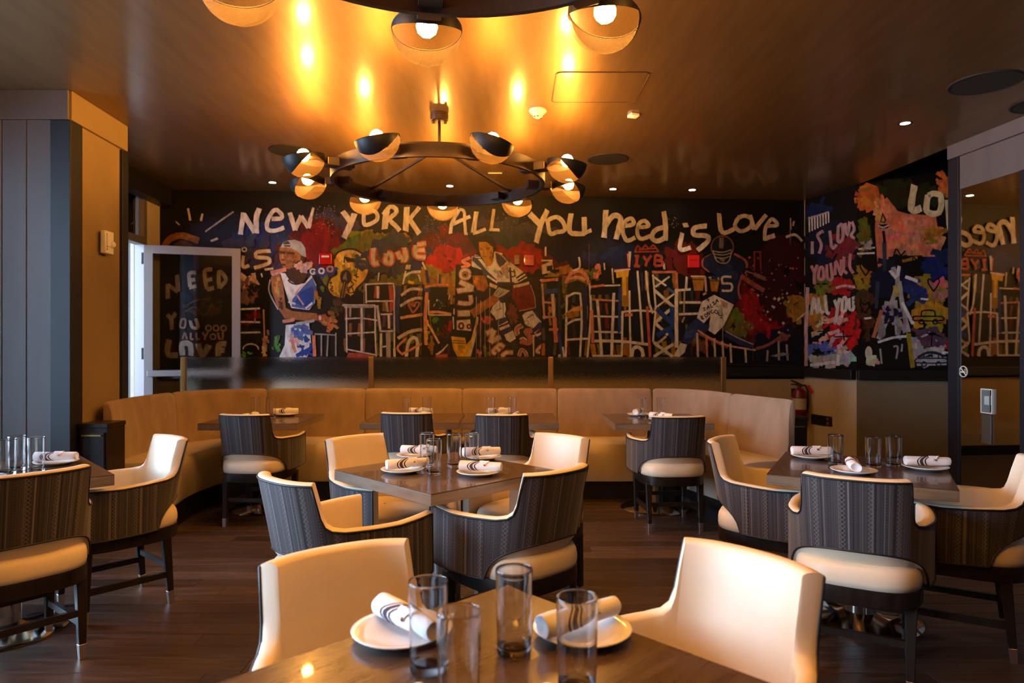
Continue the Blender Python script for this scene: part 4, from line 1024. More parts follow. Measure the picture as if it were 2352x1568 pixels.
# ---- first figure: cap, vest, guitar arm
p.frame(340, 440, 3.919)
p.blob((0.10, 0.015, 0.015), 1160, 560, 40, 90, 10, 36, 1.3)
p.poly((0.10, 0.04, 0.015), [(1262, 690), (1400, 640), (1430, 760), (1380, 830), (1290, 815), (1250, 740)])
p.poly(SKIN, [(1185, 500), (1290, 505), (1392, 565), (1385, 620), (1335, 672), (1262, 698), (1215, 682), (1196, 640), (1182, 600)])
p.blob((0.28, 0.10, 0.03), 1290, 600, 60, 60, 10, 30, 1.0); p.poly(SKD, [(1183, 530), (1240, 540), (1235, 562), (1186, 560)]); p.poly(SKD, [(1250, 540), (1325, 548), (1320, 566), (1255, 562)])
p.line(SKD, 14, [(1200, 612), (1225, 616)]); p.line(SKD, 16, [(1198, 655), (1240, 660)]); p.blob(SKD, 1330, 650, 40, 26, 8, 26, -0.7); p.line((0.5, 0.25, 0.1), 14, [(1212, 560), (1205, 600)])
p.poly(SKD, [(1375, 575), (1420, 585), (1405, 632), (1370, 640)])
p.poly(GRY, [(1190, 505), (1215, 460), (1260, 438), (1320, 432), (1380, 455), (1415, 505), (1424, 590), (1395, 580), (1340, 535), (1290, 508), (1235, 500)])
p.poly((0.10, 0.06, 0.05), [(1215, 462), (1262, 442), (1282, 470), (1280, 498), (1226, 492)]); p.line(GRY, 9, [(1222, 478), (1280, 476)])
p.blob(PNK, 1400, 670, 60, 40, 14, 40, -0.8); p.line(SAL, 34, [(1100, 730), (1240, 700)]); p.line(PNK, 22, [(1110, 750), (1200, 730)])
p.poly(W_, [(1190, 730), (1235, 735), (1275, 800), (1330, 830), (1410, 825), (1470, 750), (1515, 840), (1500, 1000), (1450, 1065), (1290, 1045), (1245, 920)])
p.ring((0.06, 0.03, 0.05), 14, 1335, 770, 80, 62, 20, 160); p.poly(LBL, [(1400, 850), (1480, 770), (1518, 860), (1490, 1020), (1440, 1060), (1290, 1035), (1300, 965)])
p.poly(BLU, [(1370, 900), (1480, 850), (1500, 960), (1440, 1050), (1320, 1000)]); p.lines(PNK, 14, [(1380, 850), (1320, 930)], [(1340, 930), (1400, 1020)]); p.lines(W_, 18, [(1420, 1050), (1480, 1000)], [(1260, 990), (1330, 1010)])
p.poly(SKIN, [(1105, 770), (1180, 735), (1215, 830), (1240, 1045), (1300, 1075), (1520, 1095), (1535, 1160), (1400, 1160), (1230, 1140), (1170, 1050), (1115, 900)])
p.blob((0.5, 0.24, 0.08), 1170, 860, 24, 90, 8, 30, 1.4, 0.2); p.blob(SKD, 1200, 1000, 20, 60, 6, 26, 1.4); p.line(GRY, 12, [(1100, 790), (1090, 900), (1170, 1060)])
p.blob(SKIN, 1610, 1130, 70, 60, 14, 40, 0.2); p.blob((0.5, 0.24, 0.08), 1640, 1200, 50, 60, 8, 34, 0.4); p.disc((0.3, 0.03, 0.03), 1545, 1135, 24, 32); p.disc(CR, 1548, 1135, 15, 22)
p.poly(W_, [(1240, 1200), (1450, 1180), (1472, 1400), (1430, 1490), (1180, 1490), (1230, 1380)]); p.blob(LBL, 1380, 1260, 80, 60, 14, 40, 0.6); p.blob(BLU, 1420, 1400, 50, 80, 10, 36, 0.8)
p.blob(PNK, 1310, 1360, 40, 90, 8, 30, 1.0); p.line(SAL, 30, [(1290, 1330), (1330, 1450)]); p.line(BLU, 40, [(1330, 1480), (1470, 1410)]); p.line(SAL, 30, [(1210, 1170), (1320, 1150)]); p.line(GRY, 24, [(1330, 1190), (1500, 1160)])
p.lines(GRY, 12, [(1500, 1280), (1690, 1290)], [(1560, 1290), (1560, 1480)], [(1620, 1290), (1610, 1480)], [(1690, 1270), (1690, 1480)]); p.line(SAL, 30, [(1490, 1290), (1500, 1480)])
p.blob(OLV, 1580, 800, 50, 80, 12, 34, 1.3); p.blob(OCH, 1540, 960, 30, 80, 8, 30, 1.3)
# guitar
p.poly(YEL, [(1676, 610), (1700, 555), (1770, 522), (1860, 520), (1940, 570), (1985, 640), (1985, 720), (1950, 800), (1880, 870), (1850, 930), (1760, 965), (1660, 935), (1615, 860), (1640, 780), (1700, 740), (1680, 680)])
p.blob(OCH, 1800, 680, 110, 110, 22, 40, 1.3, 0.3); p.blob((0.8, 0.55, 0.12), 1760, 620, 60, 60, 10, 30, 1.4, 0.2); p.blob(OCH, 1720, 880, 70, 60, 14, 34, 1.3)
p.line((0.04, 0.015, 0.01), 16, [(1676, 610), (1700, 555), (1770, 522), (1860, 520), (1940, 570), (1985, 640), (1985, 720), (1950, 800), (1880, 870), (1850, 930), (1760, 965), (1660, 935), (1615, 860), (1640, 780), (1700, 740), (1680, 680)])
p.line(CR, 12, [(1760, 545), (1860, 540), (1930, 590), (1965, 660)]); p.line(BLK, 30, [(1990, 640), (1990, 760), (1930, 880)])
p.poly((0.05, 0.02, 0.01), [(1765, 580), (1930, 625), (1925, 640), (1790, 632)]); p.line((0.05, 0.02, 0.01), 12, [(1770, 580), (1765, 640)])
DK = (0.05, 0.02, 0.012)
p.lines(DK, 10, [(1800, 900), (1830, 850)], [(1830, 850), (1850, 900), (1810, 910), (1800, 870), (1840, 850)], [(1815, 800), (1850, 830), (1830, 850)], [(1850, 790), (1880, 810)], [(1850, 750), (1900, 770)], [(1870, 740), (1880, 780)], [(1880, 720), (1900, 660), (1930, 700)], [(1885, 690), (1915, 690)], [(1910, 640), (1950, 670)], [(1910, 640), (1940, 630), (1945, 660)])
p.lines(DK, 9, [(1640, 760), (1640, 800)], [(1625, 775), (1660, 770)], [(1630, 820), (1660, 820)], [(1645, 805), (1645, 840)], [(1640, 850), (1665, 855), (1640, 880), (1670, 900)])
p.disc(DK, 1780, 770, 52, 66); p.poly((0.24, 0.2, 0.19), [(1750, 780), (1785, 715), (1790, 820)]); p.line(DK, 46, [(1790, 800), (1760, 900), (1740, 1010)]); p.lines(OCH, 8, [(1770, 810), (1735, 1000)], [(1790, 830), (1755, 1000)])
p.blob((0.10, 0.06, 0.03), 1720, 1040, 60, 60, 12, 40, 1.0)
# ---- GOD
p.frame(540, 460, 7.838)
p.blob((0.06, 0.07, 0.2), 1560, 1270, 240, 60, 12, 90); p.ring(W_, 26, 1400, 1280, 45, 45, 30, 330); p.line(W_, 20, [(1400, 1290), (1440, 1290)]); p.ring(W_, 30, 1555, 1270, 45); p.ring(PNK, 34, 1710, 1235, 50, 46)
p.specks(PNK, 1450, 1800, 80, 600, 60, 10)
# ---- NEW
p.lines(W_, 92, [(95, 620), (150, 230)]); p.lines(W_, 88, [(150, 240), (350, 570)]); p.line(W_, 96, [(385, 600), (380, 330), (440, 140)])
p.line(W_, 76, [(660, 330), (820, 325), (835, 250), (730, 168), (635, 260), (570, 440), (600, 530), (720, 545), (890, 485)])
p.lines(W_, 82, [(985, 225), (1080, 530)], [(1080, 530), (1190, 280)]); p.lines(W_, 78, [(1190, 280), (1320, 500)], [(1320, 500), (1360, 330)]); p.line(W_, 70, [(1340, 400), (1410, 130)], 40)
# ---- YORK, LOVE
p.frame(780, 460, 7.838)
p.line(W_, 96, [(50, 190), (180, 370)]); p.line(W_, 108, [(270, 240), (190, 440), (80, 670)]); p.line(NVY, 40, [(10, 690), (110, 720)])
p.line(W_, 70, [(440, 240), (450, 440), (650, 370), (680, 260), (590, 180), (440, 240)])
p.line(W_, 112, [(810, 520), (835, 300), (850, 170)]); p.line(W_, 78, [(790, 260), (900, 120), (1010, 150), (1010, 230), (880, 330)]); p.line(W_, 80, [(880, 340), (1000, 450), (1085, 550)])
p.line(W_, 100, [(1185, 555), (1215, 110)]); p.line(W_, 72, [(1440, 120), (1250, 350)]); p.line(W_, 92, [(1260, 340), (1440, 610)])
p.blob(SLT, 700, 1100, 420, 180, 22, 120)
p.outl(CR, (0.55, 0.13, 0.08), 76, 128, [(610, 860), (605, 1120), (700, 1120)]); p.outl(CR, (0.55, 0.13, 0.08), 72, 124, [(850, 960), (830, 1110), (920, 1120), (930, 970), (850, 960)]); p.disc((0.35, 0.12, 0.09), 885, 1045, 26, 34)
p.outl(CR, (0.55, 0.13, 0.08), 82, 128, [(1040, 920), (1110, 1060)], [(1110, 1060), (1190, 1050), (1165, 850)]); p.outl(CR, (0.55, 0.13, 0.08), 66, 118, [(1380, 800), (1365, 990), (1550, 1030)], [(1390, 800), (1550, 770)], [(1390, 900), (1540, 890)])
p.specks(GRY, 1500, 1900, 250, 1000, 60, 9)
# spire crown
p.poly((0.03, 0.035, 0.12), [(1300, 1060), (1480, 1090), (1470, 1260), (1190, 1260)]); p.poly(CR, [(1200, 1160), (1280, 1160), (1270, 1240), (1180, 1240)])
p.line(W_, 30, [(1490, 1110), (1550, 1240)]); p.line((0.03, 0.04, 0.16), 50, [(1560, 1260), (1600, 1480)]); p.line(W_, 46, [(1160, 1370), (1290, 1300), (1460, 1280)]); p.lines(W_, 30, [(1190, 1270), (1130, 1560)], [(1420, 1330), (1460, 1460)]); p.line(YEL, 50, [(1230, 1460), (1340, 1490)])
p.line(W_, 26, [(710, 1300), (700, 1450)]); p.line(NVY, 30, [(735, 1290), (720, 1450)]); p.line(SAL, 26, [(1770, 1330), (1765, 1540)]); p.line((0.05, 0.06, 0.14), 40, [(1810, 1330), (1800, 1500)])
# ---- towers left of centre
p.frame(780, 640, 7.838)
cols = [OCH, DRED, OLV, NVY, (0.06, 0.03, 0.02), (0.10, 0.09, 0.06), BRN, BLK, (0.3, 0.16, 0.03), SLT]
def cells(p, x0, x1, y0, y1, nx, ny, seed, back=BLK):
    r = random.Random(seed); p.poly(back, [(x0, y0), (x1, y0), (x1, y1), (x0, y1)])
    for i in range(nx):
        for j in range(ny):
            a, b = x0 + (x1 - x0) * i / nx, y0 + (y1 - y0) * j / ny; w_, h_ = (x1 - x0) / nx, (y1 - y0) / ny
            if r.random() < 0.8: p.line(r.choice(cols), w_ * r.uniform(0.3, 0.75), [(a + w_ * r.uniform(0.3, 0.6), b + h_ * 0.08), (a + w_ * r.uniform(0.3, 0.7), b + h_ * 0.92)], rough=0.25, var=0.3)
cells(p, 60, 650, 500, 1330, 7, 3, 1); cells(p, 470, 1000, 100, 1400, 4, 5, 2); cells(p, 1110, 1500, 100, 1400, 3, 6, 3); cells(p, 1600, 2000, 160, 1400, 4, 3, 4)
p.blob(BLK, 300, 350, 200, 90, 20, 90, -0.5); p.lines(W_, 34, [(50, 475), (640, 480)]); p.line(GRY, 50, [(80, 500), (620, 500)])
p.lines(W_, 26, [(120, 500), (130, 1330)], [(640, 480), (640, 980)], [(100, 720), (400, 710), (680, 750)], [(110, 990), (640, 960)]); p.lines(W_, 42, [(395, 520), (400, 1310)]); p.lines(GRY, 34, [(195, 520), (190, 690)])
p.lines(W_, 26, [(140, 1270), (640, 1370)], [(640, 980), (660, 1400)]); p.poly((0.5, 0.12, 0.10), [(150, 1330), (360, 1340), (620, 1385), (620, 1420), (130, 1420)])
p.poly((0.45, 0.10, 0.06), [(890, 120), (985, 140), (990, 560), (905, 620)]); p.line(W_, 30, [(460, 100), (900, 85), (975, 120), (990, 400)], 22)
p.lines(W_, 28, [(470, 110), (480, 440)], [(480, 405), (960, 400)], [(990, 400), (985, 1390)], [(740, 640), (950, 635)], [(720, 945), (965, 940)], [(770, 1225), (920, 1205)]); p.lines(W_, 44, [(690, 130), (690, 350)], [(680, 480), (735, 940)], [(885, 640), (890, 900)], [(745, 980), (745, 1400)], [(985, 1250), (990, 1400)]); p.line(GRY, 80, [(875, 950), (880, 1400)]); p.line(GRY, 44, [(840, 400), (870, 600)])
p.line((0.04, 0.05, 0.15), 80, [(1060, 130), (1030, 500), (1040, 980)]); p.line((0.05, 0.06, 0.18), 26, [(1090, 130), (1060, 600)])
p.lines(CR, 50, [(1110, 300), (1230, 210), (1350, 180), (1505, 200)], [(1095, 490), (1250, 395), (1380, 350), (1505, 350)]); p.line((0.78, 0.38, 0.25), 50, [(1100, 705), (1300, 670), (1505, 640)]); p.line(CR, 58, [(1050, 1075), (1200, 980), (1350, 930), (1540, 910)])
p.line(W_, 58, [(1200, 1400), (1230, 1190), (1300, 1070), (1380, 1080), (1405, 1200), (1390, 1400)]); p.line((0.6, 0.28, 0.18), 40, [(1190, 1080), (1040, 1240), (1140, 1370)]); p.line((0.7, 0.33, 0.2), 40, [(1140, 1350), (1480, 1170)])
p.lines((0.45, 0.17, 0.11), 34, [(1320, 620), (1240, 460), (1310, 470), (1350, 500)], [(1350, 500), (1370, 430), (1430, 430), (1420, 490), (1320, 620)])
p.line(BLK, 36, [(1510, 100), (1500, 1400)]); p.line((0.7, 0.33, 0.2), 62, [(1580, 180), (1545, 640), (1555, 1190)]); p.line(SAL, 34, [(1535, 150), (1750, 110), (1970, 110)]); p.lines(W_, 22, [(1970, 130), (1985, 270), (1960, 380)], [(1605, 380), (1600, 640)]); p.line(BLU, 60, [(1540, 210), (1640, 210)])
p.poly((0.012, 0.014, 0.008), [(1640, 150), (1960, 150), (1960, 560), (1640, 580)]); p.line(CR, 30, [(1760, 370), (1690, 500)], 10); p.lines(GRY, 9, [(1760, 370), (1900, 500)], [(1800, 540), (1860, 480)]); p.blob((0.03, 0.05, 0.015), 1780, 450, 120, 80, 10, 40)
p.line((0.72, 0.34, 0.2), 46, [(1600, 600), (1800, 600), (2010, 640)]); p.line(W_, 20, [(1600, 650), (2010, 655)]); p.poly(BLK, [(1640, 680), (2030, 680), (2030, 1180), (1800, 1180), (1640, 800)]); p.blob(GRN, 1730, 740, 60, 60, 8, 40); p.blob(GRN, 1770, 950, 30, 60, 6, 34, 1.4); p.blob(DRED, 1900, 960, 90, 120, 10, 60)
p.line((0.78, 0.5, 0.3), 36, [(1570, 780), (1680, 960), (1790, 1160)]); p.blob(YEL, 1590, 960, 30, 200, 12, 40, 1.5, 0.15); p.blob(OCH, 1640, 1200, 50, 90, 8, 40, 1.2); p.line(W_, 40, [(1740, 1370), (1850, 1290), (1950, 1180)], 16); p.poly((0.5, 0.12, 0.06), [(1740, 1370), (1940, 1350), (1950, 1420), (1720, 1420)]); p.line(RED, 50, [(2000, 800), (1970, 930)])
# ---- upright column of letters and the yellow boat
p.frame(1030, 640, 7.841)
p.blob(OCH, 90, 230, 80, 230, 18, 70, 1.4, 0.3); p.poly(BLK, [(130, -260), (460, -260), (460, 960), (60, 960), (120, 300)])
p.frame(1030, 460, 7.841)
p.outl((0.72, 0.30, 0.2), DRED, 56, 86, [(390, 1030), (250, 1100), (380, 1160), (230, 1210)]); p.ring((0.3, 0.1, 0.07), 90, 300, 1330, 78); p.ring(CR, 50, 300, 1330, 84); p.ring(OCH, 22, 300, 1340, 34)
p.frame(1030, 640, 7.841)
p.outl(CR, (0.3, 0.08, 0.05), 84, 122, [(200, 50), (450, 170)], [(450, 180), (150, 220)]); p.outl(CR, (0.3, 0.08, 0.05), 66, 100, [(395, 300), (390, 440), (160, 430)]); p.outl(CR, (0.3, 0.08, 0.05), 96, 126, [(160, 625), (385, 620)])
p.poly(CR, [(150, 750), (390, 730), (410, 940), (150, 920)]); p.ring(DRED, 36, 230, 850, 40, 50); p.ring(DRED, 30, 370, 860, 30, 36)
p.poly((0.01, 0.01, 0.015), [(20, 1040), (60, 930), (340, 930), (370, 1060)]); p.poly(YEL, [(50, 1035), (300, 1062), (320, 1190), (410, 1090), (515, 690), (545, 700), (500, 1000), (400, 1400), (160, 1400), (85, 1260)]); p.line(CR, 30, [(520, 680), (470, 1030), (380, 1390)], 60); p.lines((0.12, 0.08, 0.01), 16, [(70, 1110), (290, 1125)], [(60, 1150), (300, 1165)]); p.blob((0.45, 0.25, 0.02), 230, 1280, 80, 80, 8, 50, 1.3)
p.lines(W_, 22, [(100, 540), (100, 640)], [(85, 680), (95, 910)]); p.line(RED, 60, [(40, 760), (20, 930)])
p.blob(OLV, 560, 400, 60, 260, 16, 50, 1.5, 0.2); p.blob((0.10, 0.03, 0.03), 560, 1000, 50, 380, 16, 50, 1.5, 0.15); p.blob((0.5, 0.15, 0.12), 550, 1330, 40, 80, 6, 40, 1.5, 0.2); p.line((0.55, 0.3, 0.05), 40, [(560, 260), (540, 460)])
# ---- hockey player
p.poly((0.03, 0.02, 0.02), [(480, 0), (2050, -40), (2050, 1400), (640, 1400), (640, 700), (480, 500)])
p.blob((0.45, 0.12, 0.09), 700, 740, 90, 50, 10, 60, 0.5); p.blob((0.22, 0.07, 0.05), 1150, 650, 90, 150, 16, 70, 1.3); p.blob(OLV, 700, 1300, 70, 90, 10, 50, 1.4, 0.3)
p.poly(SKIN, [(430, -60), (660, -60), (720, 130), (640, 230), (520, 200), (450, 80)]); p.blob((0.5, 0.2, 0.04), 560, 60, 80, 90, 8, 60, 0.6)
p.line(SKIN, 150, [(890, 330), (650, 480), (420, 640)]); p.blob((0.45, 0.18, 0.04), 660, 470, 150, 50, 10, 50, -0.6, 0.2); p.poly((0.42, 0.38, 0.35), [(800, 290), (900, 150), (1110, 215), (930, 350)]); p.lines((0.12, 0.1, 0.1), 14, [(860, 270), (900, 200)], [(900, 300), (1000, 230)])
p.poly((0.04, 0.03, 0.10), [(900, 350), (1180, 200), (1160, 290), (1020, 330), (960, 430)])
p.poly((0.22, 0.025, 0.012), [(1160, 160), (1480, 105), (1540, 280), (1575, 500), (1420, 570), (1280, 590), (1140, 310)]); p.blob((0.14, 0.015, 0.01), 1370, 400, 90, 130, 10, 60, 1.3); p.lines((0.5, 0.35, 0.3), 12, [(1480, 110), (1550, 320), (1570, 510)], [(1270, 580), (1570, 520)]); p.line(CR, 50, [(1160, 140), (1330, 110), (1460, 70)]); p.line(CR, 60, [(740, 100), (880, 160)])
p.poly(W_, [(910, 390), (960, 440), (1020, 430), (1035, 560), (1010, 640), (1040, 700), (870, 760), (830, 680), (755, 600), (800, 490)]); p.line((0.3, 0.2, 0.15), 16, [(850, 570), (960, 530)]); p.lines((0.05, 0.04, 0.06), 10, [(925, 400), (930, 560)], [(985, 400), (990, 700)])
def sock(p, a, b, w, bands):
    a, b = Vector(a), Vector(b); t = 0
    for c, l in bands:
        q, r = a.lerp(b, t), a.lerp(b, t + l); p.line(c, w, [tuple(q), tuple(r)], rough=0.02); t += l
SB = [((0.05, 0.05, 0.2), 0.30), (W_, 0.05), ((0.15, 0.015, 0.02), 0.22), (W_, 0.10), ((0.05, 0.05, 0.2), 0.33)]
sock(p, (950, 730), (1060, 990), 190, SB); p.poly(W_, [(1005, 1010), (1160, 930), (1215, 1075), (1110, 1145), (1040, 1100)]); p.poly((0.05, 0.04, 0.04), [(1110, 1150), (1200, 1100), (1260, 1250), (1160, 1270)])
p.poly(W_, [(1330, 660), (1380, 610), (1510, 570), (1600, 690), (1680, 780), (1620, 860), (1540, 890), (1420, 850), (1370, 780)]); p.poly((0.05, 0.05, 0.2), [(1540, 580), (1600, 620), (1660, 720), (1590, 690)]); p.disc(W_, 1410, 790, 36); p.ring((0.3, 0.25, 0.2), 10, 1410, 790, 40); p.lines((0.15, 0.1, 0.08), 14, [(1400, 720), (1540, 640)], [(1430, 680), (1480, 690)], [(1460, 650), (1510, 650)])
sock(p, (1580, 850), (1720, 1060), 200, SB); p.poly(W_, [(1660, 1090), (1800, 1000), (1870, 1090), (1850, 1170), (1790, 1210), (1730, 1150)]); p.poly((0.02, 0.018, 0.018), [(1790, 1210), (1880, 1160), (1950, 1320), (1820, 1330)])
p.frame(1030, 460, 7.841)
p.poly(W_, [(420, 1010), (480, 980), (560, 1000), (690, 1190), (800, 1130), (830, 920), (960, 950), (1110, 1110), (1340, 1280), (1420, 1390), (1240, 1490), (880, 1470), (720, 1400), (600, 1250), (420, 1190)])
p.blob(GRY, 1000, 1300, 140, 110, 14, 60, 1.0); p.blob(PNK, 1040, 1200, 70, 120, 8, 50, 1.3); p.poly((0.07, 0.08, 0.11), [(440, 1010), (520, 1040), (690, 1260), (870, 1430), (860, 1470), (640, 1370), (590, 1230), (420, 1080)]); p.poly((0.06, 0.06, 0.10), [(840, 930), (960, 980), (1060, 1090), (1000, 1150), (930, 1210), (870, 1110)])
p.line(W_, 34, [(700, 1360), (880, 1480)]); p.lines(PNK, 12, [(840, 930), (980, 1010), (1060, 1120)], [(870, 1120), (940, 1210), (1060, 1150)]); p.line((0.08, 0.08, 0.10), 40, [(980, 970), (1110, 1110)])
p.lines((0.02, 0.02, 0.02), 30, [(1250, 1450), (1410, 1350)], [(1220, 1400), (1370, 1300)]); p.lines((0.05, 0.035, 0.08), 36, [(1110, 1210), (1130, 1500)]); p.lines((0.08, 0.06, 0.06), 24, [(1080, 1270), (1210, 1290)], [(1180, 1240), (1200, 1360)], [(1130, 1380), (1210, 1360)], [(920, 1270), (960, 1330)]); p.line((0.05, 0.04, 0.1), 60, [(880, 1500), (1180, 1500)])
p.lines((0.05, 0.05, 0.07), 16, [(440, 1000), (600, 1010)], [(450, 1040), (620, 1050)])
p.poly((0.015, 0.01, 0.008), [(520, 880), (500, 740), (560, 660), (660, 610), (780, 660), (850, 760), (860, 880), (800, 960), (540, 960)])
p.poly((0.50, 0.27, 0.04), [(548, 750), (650, 745), (760, 768), (800, 840), (806, 930), (780, 1010), (820, 1090), (760, 1180), (680, 1190), (640, 1090), (590, 1010), (552, 890)])
p.line((0.18, 0.07, 0.01), 12, [(565, 885), (625, 880)]); p.line((0.18, 0.07, 0.01), 12, [(675, 880), (745, 880)]); p.lines((0.10, 0.04, 0.008), 9, [(560, 862), (625, 856)], [(670, 856), (750, 858)]); p.line((0.3, 0.13, 0.02), 14, [(640, 890), (630, 950), (655, 958)]); p.line((0.25, 0.09, 0.02), 12, [(610, 1005), (690, 1010)]); p.blob((0.3, 0.13, 0.02), 770, 990, 26, 80, 8, 34, 1.3); p.poly((0.03, 0.018, 0.01), [(700, 760), (800, 760), (815, 830), (780, 830)])
# letters tumbling at his feet
p.frame(1030, 640, 7.841)
LB = (0.38, 0.13, 0.09)
p.outl(CR, LB, 72, 120, [(680, 990), (820, 920)], [(820, 920), (760, 1140)], [(760, 1140), (940, 1040)]); p.outl(CR, LB, 52, 96, [(930, 1170), (800, 1300), (860, 1360)], [(930, 1170), (1000, 1230)], [(870, 1240), (930, 1300)])
p.outl((0.42, 0.16, 0.12), CR, 56, 88, [(1330, 840), (1230, 900), (1250, 1010)]); p.outl((0.45, 0.17, 0.13), LB, 84, 100, [(1500, 930), (1400, 950), (1480, 1080), (1440, 1150), (1300, 1120)]); p.line(W_, 20, [(1280, 1090), (1340, 1060), (1420, 1100)])
p.outl(CR, LB, 60, 100, [(960, 1400), (1040, 1330), (1160, 1330)]); p.outl((0.4, 0.14, 0.11), CR, 40, 64, [(1270, 1400), (1310, 1280), (1380, 1320), (1410, 1400)]); p.outl(CR, LB, 40, 70, [(1690, 1190), (1590, 1300), (1650, 1330)]); p.outl((0.4, 0.14, 0.11), CR, 24, 40, [(1690, 1400), (1740, 1300), (1790, 1390)], [(1830, 1400), (1850, 1360)], [(1900, 1400), (1910, 1360)]); p.line(CR, 50, [(1980, 1390), (2060, 1370)])
p.line(CR, 34, [(1530, 1010), (1535, 1400)], 18); p.line(CR, 24, [(1590, 980), (1540, 1040)])
# ---- ALL YO-
p.frame(1030, 460, 7.841)
p.line(W_, 62, [(35, 600), (60, 420), (130, 280), (200, 160)]); p.line(W_, 54, [(195, 160), (280, 200), (295, 400), (310, 610)]); p.line(W_, 66, [(70, 430), (230, 360), (390, 290)]); p.line(W_, 50, [(285, 600), (350, 600)])
p.line(W_, 82, [(505, 190), (450, 580)]); p.line(W_, 58, [(440, 600), (560, 560), (680, 510)]); p.line(CR, 58, [(820, 160), (770, 500)]); p.line(W_, 54, [(740, 525), (930, 535)])
p.line(W_, 112, [(1460, 240), (1640, 420)]); p.line(W_, 92, [(1785, 170), (1670, 430), (1580, 760)]); p.line(W_, 76, [(1780, 330), (1830, 590), (1960, 570), (2090, 540), (2070, 400), (1950, 300), (1800, 350)])
p.specks(GRY, 700, 1400, 60, 500, 40, 9)
# ---- towers right of centre
p.frame(1240, 440, 3.794)
cells(p, 10, 160, 780, 1440, 3, 5, 5); cells(p, 220, 430, 830, 1440, 4, 4, 6); cells(p, 440, 720, 840, 1440, 5, 5, 7); cells(p, 720, 960, 690, 1440, 5, 4, 8); cells(p, 990, 1200, 700, 1440, 3, 5, 9); cells(p, 1200, 1400, 850, 1440, 4, 4, 10)
p.lines(W_, 14, [(10, 600), (110, 600)], [(50, 480), (50, 560)], [(0, 770), (160, 770)]); p.poly(CR, [(15, 640), (110, 600), (120, 700), (20, 720)]); p.poly(BLK, [(60, 650), (110, 640), (110, 690), (60, 690)]); p.line(SAL, 22, [(10, 780), (160, 760)]); p.line(BLK, 26, [(90, 690), (170, 690)])
p.line((0.05, 0.09, 0.26), 40, [(20, 870), (160, 860)]); p.line(CR, 28, [(110, 890), (130, 1200)]); p.line(SAL, 34, [(130, 1090), (140, 1310)]); p.line(SAL, 22, [(80, 1200), (160, 1200)]); p.line(SAL, 26, [(90, 1000), (90, 1060)]); p.lines(PNK, 18, [(20, 800), (40, 1110)], [(20, 960), (110, 970)], [(20, 1095), (110, 1090)])
p.line(BLU, 26, [(160, 1230), (200, 1440)]); p.line(SLT, 22, [(165, 860), (175, 1200)]); p.line(W_, 16, [(200, 1350), (210, 1440)]); p.blob(OLV, 210, 900, 20, 200, 10, 26, 1.5, 0.1)
p.line((0.55, 0.24, 0.15), 30, [(225, 800), (270, 720), (340, 690), (400, 730), (430, 800)]); p.line((0.6, 0.3, 0.2), 26, [(240, 760), (330, 745), (400, 770)]); p.poly((0.03, 0.03, 0.012), [(240, 800), (330, 770), (400, 800), (410, 860), (230, 880)]); p.line(CR, 16, [(340, 570), (345, 660), (280, 690)]); p.line(CR, 12, [(560, 620), (565, 680)])
p.lines(W_, 18, [(235, 900), (225, 1440)], [(350, 880), (365, 1100), (350, 1440)], [(430, 800), (445, 1050), (415, 1440)], [(240, 915), (300, 885), (360, 890)], [(220, 1165), (300, 1120), (375, 1110)], [(220, 1290), (430, 1280)]); p.line((0.6, 0.32, 0.14), 38, [(225, 1080), (300, 1030), (375, 1010)]); p.line(OCH, 50, [(240, 1080), (340, 1060)]); p.line((0.03, 0.03, 0.09), 40, [(390, 830), (395, 1250)])
p.blob((0.10, 0.13, 0.03), 490, 740, 50, 60, 12, 30); p.blob((0.5, 0.2, 0.14), 500, 700, 30, 70, 8, 30, 1.4); p.line(SAL, 20, [(440, 830), (560, 815)]); p.line(W_, 14, [(560, 820), (700, 815)]); p.poly(BLK, [(440, 850), (700, 840), (700, 890), (440, 900)])
p.lines((0.6, 0.25, 0.16), 16, [(450, 938), (690, 952)]); p.lines(W_, 16, [(470, 1085), (710, 1090)], [(470, 1220), (720, 1225)], [(460, 1430), (720, 1430)]); p.line(W_, 24, [(460, 1300), (720, 1305), (950, 1332)]); p.line((0.62, 0.25, 0.16), 28, [(450, 1030), (462, 1320)])
p.lines(W_, 24, [(500, 940), (540, 1430)], [(645, 880), (625, 1430)]); p.line(BLU, 24, [(700, 830), (690, 1230)]); p.line(OCH, 56, [(740, 700), (745, 1000)]); p.line(YEL, 30, [(735, 720), (738, 900)]); p.line(SAL, 26, [(650, 690), (780, 680)]); p.line(W_, 12, [(650, 695), (790, 675)]); p.line(YEL, 50, [(665, 725), (770, 715)])
p.lines(W_, 18, [(720, 1050), (715, 1430)], [(850, 690), (875, 1000), (895, 1320)], [(710, 1050), (850, 1035), (1000, 1045)], [(925, 690), (950, 950), (985, 1060)]); p.line((0.5, 0.14, 0.10), 24, [(935, 1000), (960, 1430)]); p.line(W_, 16, [(780, 860), (790, 1440)]); p.line(OCH, 24, [(765, 1330), (770, 1440)]); p.line(W_, 30, [(800, 1440), (812, 1375), (850, 1352), (890, 1380), (900, 1440)]); p.line(SAL, 26, [(740, 1075), (810, 1070)])
p.line(W_, 26, [(785, 520), (780, 660)], 12); p.line(SAL, 14, [(765, 540), (775, 660)]); p.line(CR, 14, [(630, 670), (640, 800)]); p.line(CR, 20, [(1080, 620), (1085, 680)])
